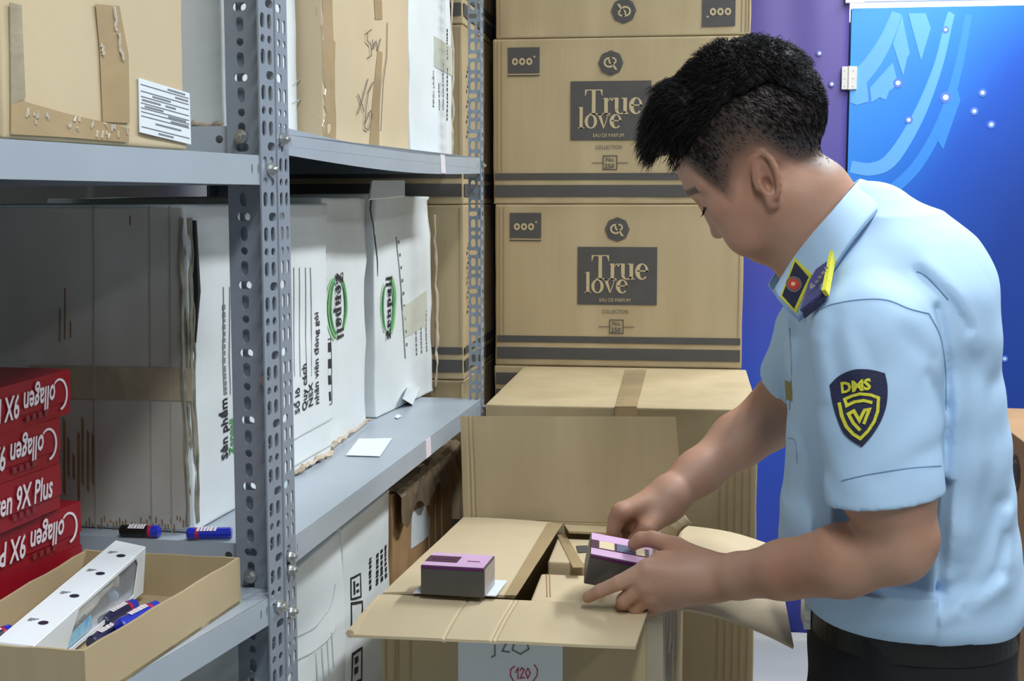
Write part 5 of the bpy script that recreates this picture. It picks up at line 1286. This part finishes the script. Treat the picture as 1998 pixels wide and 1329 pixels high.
# ---- shirt
S_ = Field((.02, 1.36, .95), (.46, 1.97, 1.58), .0030)
rows = [(440, 1655, 1800, .070), (500, 1600, 1862, .125), (560, 1556, 1893, .160), (640, 1534, 1926, .178), (720, 1530, 1944, .186), (830, 1536, 1960, .184), (950, 1528, 1967, .176), (1060, 1517, 1986, .172), (1115, 1534, 1996, .171), (1142, 1550, 1995, .171), (1158, 1564, 1991, .167), (1168, 1574, 1985, .161)]
rz = []; rcx = []; ra = []; rb = []
for v, u0, u1, b_ in rows: p = P3(u0, v, MY); q = P3(u1, v, MY); rz.append(p.z); rcx.append((p.x+q.x)/2); ra.append((q.x-p.x)/2); rb.append(b_)
rz, rcx, ra, rb = [np.array(x[::-1]) for x in (rz, rcx, ra, rb)]
zz = S_.ax[2]; ci, ai, bi = [np.interp(zz, rz, x) for x in (rcx, ra, rb)]
for _ in range(6):
    for arr in (ci, ai, bi): arr[1:-1] = (arr[:-2]+arr[1:-1]*2+arr[2:])/4
def torso(X, Y, Z):
    i0 = int(round((float(Z.ravel()[0])-float(zz[0]))/S_.h)); sl = slice(i0, i0+Z.shape[2])
    c, a, b = ci[sl][None, None, :], ai[sl][None, None, :], bi[sl][None, None, :]
    e = 2.35; q = (np.abs((X-c)/a)**e+np.abs((Y-MY)/b)**e)**(1/e); d = (q-1)*np.minimum(a, b)*.9
    return np.maximum(d, np.maximum(Z-rz[-1], rz[0]-Z)).astype(np.float32)
S_.add((torso, (-1, 0, rz[0]), (1, 3, rz[-1])), 0)
S_.add(cone(P3(1676, 486, 1.63), P3(1712, 662, 1.505), .050, .066), .03)
S_.add(cone(P3(1655, 480, 1.69), P3(1600, 655, 1.815), .060, .056), .03)
S_.add(cone(P3(1700, 470, MY), P3(1790, 560, MY), .070, .085), .04)
S_.add(ell(P3(1790, 600, 1.60), (.085, .11, .10)), .04)
hemA, hemB = P3(1620, 984, 1.455), P3(1840, 958, 1.455)
hn = Vector((hemB.x-hemA.x, 0, hemB.z-hemA.z)).normalized(); hn = Vector((hn.z, 0, -hn.x)); hn = hn if hn.z < 0 else -hn; hn = (hn+Vector((0, .0, 0))).normalized()
cutS = lambda X, Y, Z: ((X-hemA.x)*hn.x+(Z-hemA.z)*hn.z+(Y-1.455)*hn.y).astype(np.float32)
S_.add(cone(P3(1700, 672, 1.492), P3(1731, 1010, 1.455), .066, .0640), .022)
S_.sub((lambda X, Y, Z: np.maximum(-cutS(X, Y, Z), np.hypot(X-P3(1731, 1010, 1.455).x, Y-1.455)-.080).astype(np.float32), (.10, 1.37, hemA.z-.10), (.34, 1.545, hemA.z+.05)), .001)
# keep the sleeve edge clear of the torso
f0 = P3(1600, 664, 1.815); f1 = P3(1545, 760, 1.875); fd = (f1-f0).normalized(); fe = P3(1528, 728, 1.87)
cutF = lambda X, Y, Z: ((X-fe.x)*fd.x+(Y-fe.y)*fd.y+(Z-fe.z)*fd.z).astype(np.float32)
S_.add(cone(f0, f1+(f1-f0)*.3, .058, .052), .022, cutF)
S_.add(cone(P3(1652, 490, MY), P3(1612, 590, MY), .060, .050), .02)
# hollow sleeves and neck
S_.sub(cone(P3(1734, 985, 1.455), P3(1738, 1040, 1.452), .0505, .0505), .001)
S_.sub(cone(f1-(f1-f0)*.25, f1+(f1-f0)*.8, .047, .047), .001)
# folds: ridges and valleys given as lines on the side view, acting near the surface
gx, gz = np.meshgrid(S_.ax[0], S_.ax[2], indexing='ij')
def foldf(pts, w, amp, yr=None):
    P = [P3(u, v, 1.50) for u, v in pts]; best = np.full(gx.shape, 9.0)
    for a, b in zip(P[:-1], P[1:]):
        d = np.array([b.x-a.x, b.z-a.z]); L2 = d@d+1e-12; t = np.clip(((gx-a.x)*d[0]+(gz-a.z)*d[1])/L2, 0, 1)
        best = np.minimum(best, np.hypot(gx-a.x-t*d[0], gz-a.z-t*d[1]))
    return amp*np.exp(-(best/w)**2)
disp = np.zeros(gx.shape)
VAL = [([(1790, 530), (1840, 575), (1885, 640)], .0045, .0050), ([(1822, 600), (1842, 700), (1845, 800), (1838, 940)], .0045, .0060), ([(1795, 720), (1835, 790)], .006, .0035), ([(1900, 700), (1895, 800), (1850, 1000), (1800, 1130)], .014, .0060),
       ([(1940, 760), (1935, 900), (1900, 1050), (1830, 1160)], .012, .0060), ([(1620, 610), (1618, 680), (1640, 760)], .007, .0028), ([(1568, 640), (1575, 740), (1562, 860)], .006, .0045), ([(1545, 700), (1560, 800), (1600, 900), (1645, 990)], .006, .0045),
       ([(1660, 640), (1690, 700)], .007, .0022), ([(1745, 640), (1800, 690)], .008, .0026), ([(1960, 1000), (1900, 1130), (1790, 1190)], .010, .0055), ([(1640, 1130), (1760, 1180), (1880, 1150)], .008, .0030), ([(1560, 930), (1545, 1010)], .006, .0030), ([(1690, 905), (1760, 860), (1825, 850)], .007, .0018), ([(1975, 1060), (1955, 1120), (1880, 1185)], .006, .0045)]
RID = [([(1812, 520), (1870, 580), (1905, 680)], .008, .0035), ([(1875, 760), (1870, 900), (1840, 1060)], .013, .0050), ([(1920, 760), (1920, 900), (1880, 1080)], .010, .0050), ([(1640, 640), (1655, 720)], .008, .0020), ([(1555, 660), (1560, 760)], .006, .0035), ([(1590, 660), (1600, 760)], .006, .0030),
       ([(1730, 1180), (1800, 1210), (1960, 1150)], .008, .0050), ([(1985, 1020), (1975, 1110)], .008, .0040), ([(1770, 1010), (1830, 1130)], .010, .0035), ([(1580, 1020), (1575, 1120)], .008, .003)]
for p, w_, a in VAL: disp += foldf(p, w_*1.3, a*.98)
for p, w_, a in RID: disp -= foldf(p, w_*1.45, a*.95)
disp += .0009*np.sin(gx*70+gz*30+2*np.sin(gz*22))+.0007*np.sin(gx*40-gz*95+1.5*np.sin(gx*31))
damp = np.clip((1.47-np.abs(S_.ax[1]-1.40))/.10, 0, 1); damp = np.where(S_.ax[1] < 1.70, 1.0, .35)
hemd = np.clip((gz-(hemA.z+.012))/.03, 0, 1)+(gx < hemA.x-.01)*1.0+(gx > hemB.x+.006)*1.0; hemd = np.clip(hemd, 0, 1)
S_.F += ((disp*hemd)[:, None, :]*damp[None, :, None]).astype(np.float32)
Vs, Qs = S_.mesh(2)
msh = mesh_of(Vs-Mi_, Qs, 'shirt'); msh.polygons.foreach_set('use_smooth', [True]*len(msh.polygons)); msh.materials.append(SHIRT)
shirt = bpy.data.objects.new('shirt', msh); COL.objects.link(shirt); shirt.parent = man; shirt['label'] = 'light blue short-sleeved shirt'
del S_
TREE = BVHTree.FromPolygons([Vector(v) for v in Vs], [tuple(int(k) for k in q) for q in Qs])
def onshirt(u, v, off=.0008, tree=None):
    d = ray(u, v).normalized(); h, n, i, dist = (tree or TREE).ray_cast(CC, d, 5)
    if h is None: return at(u, v, Y=1.5)
    n = n if n.dot(d) < 0 else -n
    return h+n*off
def seam(name, pts, r=.0009, par=shirt, m=SEAM, off=.0002, tree=None, nn=8):
    C = smooth2(pts, nn); b = MB(); b.tube([onshirt(p.x, p.y, off, tree) for p in C], r, 5); o = b.build(name, m, None); o.parent = par; o.matrix_parent_inverse = Matrix.Identity(4)
    for v_ in o.data.vertices: v_.co -= man.location
    return o
seam('shoulder_seam', [(1603, 604), (1625, 594), (1680, 585), (1730, 586), (1775, 603), (1812, 612)])
seam('armhole_seam', [(1812, 612), (1835, 660), (1845, 730), (1845, 800)])
seam('yoke_seam', [(1788, 530), (1810, 541), (1850, 585)])
seam('sleeve_hem', [(1642, 938), (1700, 925), (1780, 913), (1836, 909)], .0007)
seam('pocket_seam', [(1538, 855), (1552, 862), (1556, 905)], .0007)
seam('placket_seam', [(1541, 640), (1545, 720), (1541, 800)], .0007)
def conform(name, shapes, m, par, off, tree=None, maxe=10.0, th=.0008):
    """flat print / cloth patch given in picture coordinates, laid on the surface below it"""
    V = []; F = []
    for loops in shapes:
        v2, tr = tess(loops); bm = bmesh.new(); vs = [bm.verts.new((a, b, 0)) for a, b in v2]
        for t in tr:
            try: bm.faces.new([vs[k] for k in t])
            except ValueError: pass
        for _ in range(6):
            es = [e for e in bm.edges if e.calc_length() > maxe]
            if not es: break
            bmesh.ops.subdivide_edges(bm, edges=es, cuts=1); bmesh.ops.triangulate(bm, faces=bm.faces)
        bm.verts.index_update(); n0 = len(V); top = [onshirt(v.co.x, v.co.y, off+th, tree) for v in bm.verts]; bot = [onshirt(v.co.x, v.co.y, off-.0006, tree) for v in bm.verts]; k = len(top)
        V += top+bot
        for f in bm.faces: ids = [v.index for v in f.verts]; F.append(tuple(n0+i for i in ids)); F.append(tuple(n0+k+i for i in reversed(ids)))
        for e in bm.edges:
            if len(e.link_faces) == 1: a, b = e.verts[0].index, e.verts[1].index; F.append((n0+a, n0+b, n0+k+b, n0+k+a))
        bm.free()
    V = [v-man.location for v in V]; me = mesh_of(V, F, name); bm = bmesh.new(); bm.from_mesh(me); bmesh.ops.recalc_face_normals(bm, faces=bm.faces); bm.to_mesh(me); bm.free()
    me.materials.append(m); o = bpy.data.objects.new(name, me); COL.objects.link(o); o.parent = par; return o
# sleeve patch (zoomed crop: u = 1600 + x/6.044, v = 680 + y/6.041)
def cz(*pts): return [(1600+x/6.044, 680+y/6.041) for x, y in pts]
def czs(pts, n=6): return [tuple(p) for p in smooth2(cz(*pts), n)]
shield = czs([(118, 430), (220, 330), (380, 255), (520, 245), (650, 262), (765, 295)])+czs([(765, 295), (795, 450), (785, 650), (720, 850), (610, 1030), (495, 1160)])[1:]+czs([(495, 1160), (380, 1090), (280, 990), (210, 830), (150, 620), (118, 430)])[1:-1]
patch = conform('arm_patch', [[shield]], mat('patch_navy', (36, 40, 72), .8, bump=.3, bscale=300), shirt, .0006); patch['label'] = 'navy shield patch with yellow lettering'
def ribbon(pts, w, n=5):
    C = smooth2(cz(*pts), n); L = []; R = []; k = len(C)
    for i, p in enumerate(C):
        d = (C[min(i+1, k-1)]-C[max(i-1, 0)]).normalized(); q = Vector((-d.y, d.x))*w/6.04/2; L.append(tuple(p+q)); R.append(tuple(p-q))
    return [L+R[::-1]]
def poly_rib(pts, w): # mitred corners
    C = [Vector(p) for p in cz(*pts)]; L = []; R = []; n = len(C)
    for i, p in enumerate(C):
        d0 = (C[i]-C[i-1]).normalized() if i else (C[1]-C[0]).normalized(); d1 = (C[i+1]-C[i]).normalized() if i < n-1 else d0
        q = Vector((-(d0+d1).y, (d0+d1).x)).normalized(); m = q.dot(Vector((-d0.y, d0.x))); q = q*(w/6.04/2/max(m, .45)); L.append(tuple(p+q)); R.append(tuple(p-q))
    return [L+R[::-1]]
EM = [poly_rib([(620, 640), (520, 615), (420, 632), (325, 680), (300, 600), (400, 555), (480, 535), (600, 550), (690, 585), (680, 740), (640, 860), (570, 970), (482, 1062), (400, 1010), (320, 920), (270, 800), (235, 640)], 36),
      poly_rib([(480, 965), (400, 880), (345, 775), (408, 740), (470, 850), (530, 730), (585, 720), (520, 890)], 36)]
em = conform('patch_emblem', EM, YEL, patch, .0016)
V2, F2_ = text2d('DMS', 1.0, .045)
def letters_px(V2, F2, O, ex_, ey_, name, m, par, off):
    V = [onshirt(O[0]+a*ex_[0]+b*ey_[0], O[1]+a*ex_[1]+b*ey_[1], off) for a, b in V2]
    V = [v-man.location for v in V]; me = mesh_of(V, F2, name); me.materials.append(m); o = bpy.data.objects.new(name, me); COL.objects.link(o); o.parent = par; return o
wd_ = max(a for a, b in V2); O = cz((258, 525))[0]; E = cz((605, 478))[0]
letters_px(V2, F2_, O, ((E[0]-O[0])/wd_, (E[1]-O[1])/wd_), (-2.0, -29.5), 'patch_lettering', YEL, patch, .0026)
# ---- collar
top = [(1675, 349, 1.660), (1645, 384, 1.600), (1612, 424, 1.578), (1578, 464, 1.582), (1548, 503, 1.604), (1526, 540, 1.640)]
bot = [(1722, 380, 1.660), (1690, 418, 1.580), (1650, 474, 1.545), (1618, 528, 1.540), (1586, 590, 1.556), (1556, 622, 1.590)]
front = [(1548, 503, 1.604), (1511, 566, 1.606)]
TP = [P3(*p) for p in top]; BP = [P3(*p) for p in bot]
def catm(P, n=6):
    out = []
    for i in range(len(P)-1):
        p0 = P[max(i-1, 0)]; p1 = P[i]; p2 = P[i+1]; p3 = P[min(i+2, len(P)-1)]
        for k in range(n): t = k/n; out.append(.5*((2*p1)+(-p0+p2)*t+(2*p0-5*p1+4*p2-p3)*t*t+(-p0+3*p1-3*p2+p3)*t**3))
    out.append(P[-1]); return out
TPs = catm([P3(*p) for p in top[:5]]+[P3(1511, 566, 1.606)]); BPs = catm([P3(*p) for p in bot[:5]]+[P3(1558, 623, 1.585)])
def mirror(p): return Vector((p.x, 2*MY-p.y, p.z))
def collar_leaf(TPs, BPs):
    V = []; F = []; n = len(TPs); K = 6
    for s in (0, 1):
        for i in range(n):
            for j in range(K+1):
                t = j/K; p = TPs[i].lerp(BPs[i], t); mid = Vector((HC.x+.06, MY, p.z)); o = (p-mid); o.z = 0; o.normalize()
                V.append(p+o*(.014*math.sin(PI*t*.8)+.003+(-.0028 if s else 0)))
    W_ = K+1; o = n*W_
    for i in range(n-1):
        for j in range(K): q = i*W_+j; F.append((q, q+1, q+W_+1, q+W_)); F.append((o+q, o+q+W_, o+q+W_+1, o+q+1))
    for i in range(n-1):
        for j in (0, K): q = i*W_+j; F.append((q, q+W_, o+q+W_, o+q))
    for j in range(K):
        for i in (0, n-1): q = i*W_+j; F.append((q, q+1, o+q+1, o+q))
    return V, F
LT = [mirror(p) for p in TPs[::-1]]+TPs[1:]; LB = [mirror(p) for p in BPs[::-1]]+BPs[1:]
LTT = [mirror(p) for p in TPs[1:]][::-1]+TPs; LBB = [mirror(p) for p in BPs[1:]][::-1]+BPs
cV, cF = collar_leaf(LTT, LBB)
col = obj('collar', cV, cF, SHIRT, man, smooth=True); col['label'] = 'pale blue shirt collar'
b = MB(); b.tube([cV[i*7+6]+Vector((0, 0, -.0006)) for i in range(len(LTT))], .0013, 6); b.tube([cV[(len(LTT)-1)*7+j] for j in range(7)], .0011, 6); b.build('collar_edge', SEAM, col)
# inner stand
st = MB(); ring_ = [p+Vector((0, 0, -.004)) for p in LTT]; low = [p.lerp(q, .4)*1.0 for p, q in zip(LTT, LBB)]
V = []; 
for p, q in zip(LTT, LBB):
    o = Vector((HC.x+.06, MY, 0))-Vector((p.x, p.y, 0)); o.normalize(); V += [p+o*.001-Vector((0, 0, .001)), p+o*.004+(q-p)*.8]
F = [(i*2, i*2+1, i*2+3, i*2+2) for i in range(len(LTT)-1)]
obj('collar_stand', V, F, SHIRT, man, smooth=True)
CT = BVHTree.FromPolygons(cV, cF)
def czc(*pts): return [(1460+x/4.43, 360+y/4.43) for x, y in pts]
tabo = czc((408, 640), (556, 780), (420, 1110), (285, 975)); tabi = czc((418, 668), (540, 800), (408, 1080), (300, 965))
tab = conform('collar_tab', [[tabo]], YEL, col, .0010, CT); conform('tab_field', [[czc((420, 676), (534, 802), (406, 1068), (306, 962))[0:4]]], NAVY, tab, .0018, CT)
cc = czc((412, 868))[0]
conform('tab_emblem', [[oval(cc[0], cc[1], 15.5, 15.5, 18)]], mat('emblem_grey', (120, 100, 110), .4, metal=.3), tab, .0026, CT); conform('tab_emblem', [[oval(cc[0], cc[1], 10.5, 10.5, 16)]], mat('emblem_red', (196, 52, 34), .4), tab, .0032, CT); conform('tab_emblem', [[oval(cc[0], cc[1], 4, 4, 10)]], mat('emblem_pale', (240, 190, 160), .4), tab, .0038, CT)
# shoulder board
E0, E1, E2, E3 = P3(1616, 512, 1.560), P3(1630, 500, 1.548), P3(1617, 574, 1.475), P3(1567, 616, 1.495)
E4 = P3(1590, 560, 1.53)
def slab(name, pts, th, m, par):
    pts = [Vector(p) for p in pts]; n = (pts[1]-pts[0]).cross(pts[-1]-pts[0]).normalized(); n = n if n.z > 0 else -n
    k = len(pts); V = [p+n*th for p in pts]+[p for p in pts]
    return obj(name, V, [tuple(range(k)), tuple(range(2*k-1, k-1, -1))]+[(i, (i+1) % k, k+(i+1) % k, k+i) for i in range(k)], m, par)
EPN = mat('epaulette_blue', (72, 76, 132), .5, bump=.3, bscale=300)
ep = slab('shoulder_board', [P3(1608, 516, 1.560), P3(1628, 503, 1.545), P3(1615, 575, 1.478), P3(1568, 612, 1.492), P3(1586, 556, 1.535)], .006, EPN, shirt)
slab('shoulder_board_side', [P3(1568, 606, 1.491), P3(1616, 574, 1.477), P3(1612, 588, 1.474), P3(1571, 621, 1.488)], .003, NAVY, ep)
slab('yellow_edge', [P3(1626, 500, 1.543), P3(1632, 499, 1.540), P3(1618, 577, 1.472), P3(1610, 578, 1.475)], .0085, YEL, ep)
b = MB(); 
for q, r in ((P3(1607, 512, 1.548), .0035), (P3(1603, 572, 1.478), .0022), (P3(1583, 570, 1.498), .0022)): b.tube([q+Vector((0, 0, .004)), q+Vector((0, 0, .010))], [r, r*.5], 8)
for k in range(5): a0 = P3(1585+k*6, 572-k*9, 1.498); b.tube([a0+Vector((0, 0, .006)), a0+Vector((.003, 0, .0085))], .0016, 6)
b.build('silver_stars', ZINC, ep)
# name badge on the chest, seen edge on
b = MB(); q0 = onshirt(1546, 770, .004); b.add([q0+Vector((-.006, .0, .018)), q0+Vector((.006, -.002, .014)), q0+Vector((.008, -.002, -.010)), q0+Vector((-.004, 0, -.006))]+[q0+Vector((-.006, .003, .018)), q0+Vector((.006, .001, .014)), q0+Vector((.008, .001, -.010)), q0+Vector((-.004, .003, -.006))], [(0, 1, 2, 3), (7, 6, 5, 4), (0, 4, 5, 1), (1, 5, 6, 2), (2, 6, 7, 3), (3, 7, 4, 0)])
b.build('chest_badge', mat('badge_gold', (176, 164, 110), .35, metal=.4), shirt)
# ---- trousers, belt, shoes
Tf = Field((.07, 1.45, .0), (.50, 1.88, 1.05), .006)
wz = 1.030; ctr = P3(1776, 1200, MY)
def hipf(X, Y, Z):
    t = np.clip((wz-Z)/.25, 0, 1); a = .119+.012*t; b = .148+.020*t; q = (np.abs((X-ctr.x-.004*t)/a)**2.3+np.abs((Y-MY)/b)**2.3)**(1/2.3)
    return np.maximum((q-1)*.12, np.maximum(Z-wz, .76-Z)).astype(np.float32)
Tf.add((hipf, (-1, 0, .76), (1, 3, wz)), 0)
for sy in (-1, 1):
    y = MY+sy*.085
    Tf.add(cone((ctr.x+.004, y, .80), (ctr.x-.005, y+sy*.005, .48), .096, .070), .03); Tf.add(cone((ctr.x-.005, y+sy*.005, .48), (ctr.x+.02, y+sy*.008, .085), .070, .058), .03)
gx2, gz2 = np.meshgrid(Tf.ax[0], Tf.ax[2], indexing='ij')
Tf.F += (.002*np.sin(gz2*60+gx2*40+2*np.sin(gx2*30)))[:, None, :].astype(np.float32)
Vt, Qt = Tf.mesh(2); mt = mesh_of(Vt-Mi_, Qt, 'trousers'); mt.polygons.foreach_set('use_smooth', [True]*len(mt.polygons)); mt.materials.append(TROU)
tr_ = bpy.data.objects.new('trousers', mt); COL.objects.link(tr_); tr_.parent = man
def ringband(z0, z1, off):
    V = []; F = []; n = 64
    for z in (z0, z1):
        for o_ in (off, off-.006):
            for k in range(n):
                a = 2*PI*k/n; c, s2 = math.cos(a), math.sin(a); V.append((ctr.x+(.119+o_)*math.copysign(abs(c)**.87, c), MY+(.148+o_)*math.copysign(abs(s2)**.87, s2), z))
    for k in range(n): j = (k+1) % n; F += [(k, j, 2*n+j, 2*n+k), (n+k, 3*n+k, 3*n+j, n+j), (k, n+k, n+j, j), (2*n+k, 2*n+j, 3*n+j, 3*n+k)]
    return V, F
V, F = ringband(.975, 1.008, .004); obj('belt', V, F, BLACK, man)
b = MB(); b.box(ctr.x-.131, MY-.025, .972, ctr.x-.123, MY+.025, 1.010); b.build('belt_buckle', ZINC, man)
for sy in (-1, 1):
    Sf = Field((ctr.x-.22, MY+sy*.093-.07, 0.001), (ctr.x+.11, MY+sy*.093+.07, .14), .005); y = MY+sy*.093
    Sf.add(ell((ctr.x-.06, y, .035), (.13, .046, .038)), 0); Sf.add(ell((ctr.x+.02, y, .06), (.06, .042, .06)), .03)
    g = Sf.ax[2][None, None, :]; Sf.F = np.maximum(Sf.F, (.004-g)+0*Sf.F)
    Vv, Qv = Sf.mesh(1); mm = mesh_of(Vv-Mi_, Qv, 'shoe'); mm.polygons.foreach_set('use_smooth', [True]*len(mm.polygons)); mm.materials.append(BLACK); o = bpy.data.objects.new('shoe', mm); COL.objects.link(o); o.parent = man
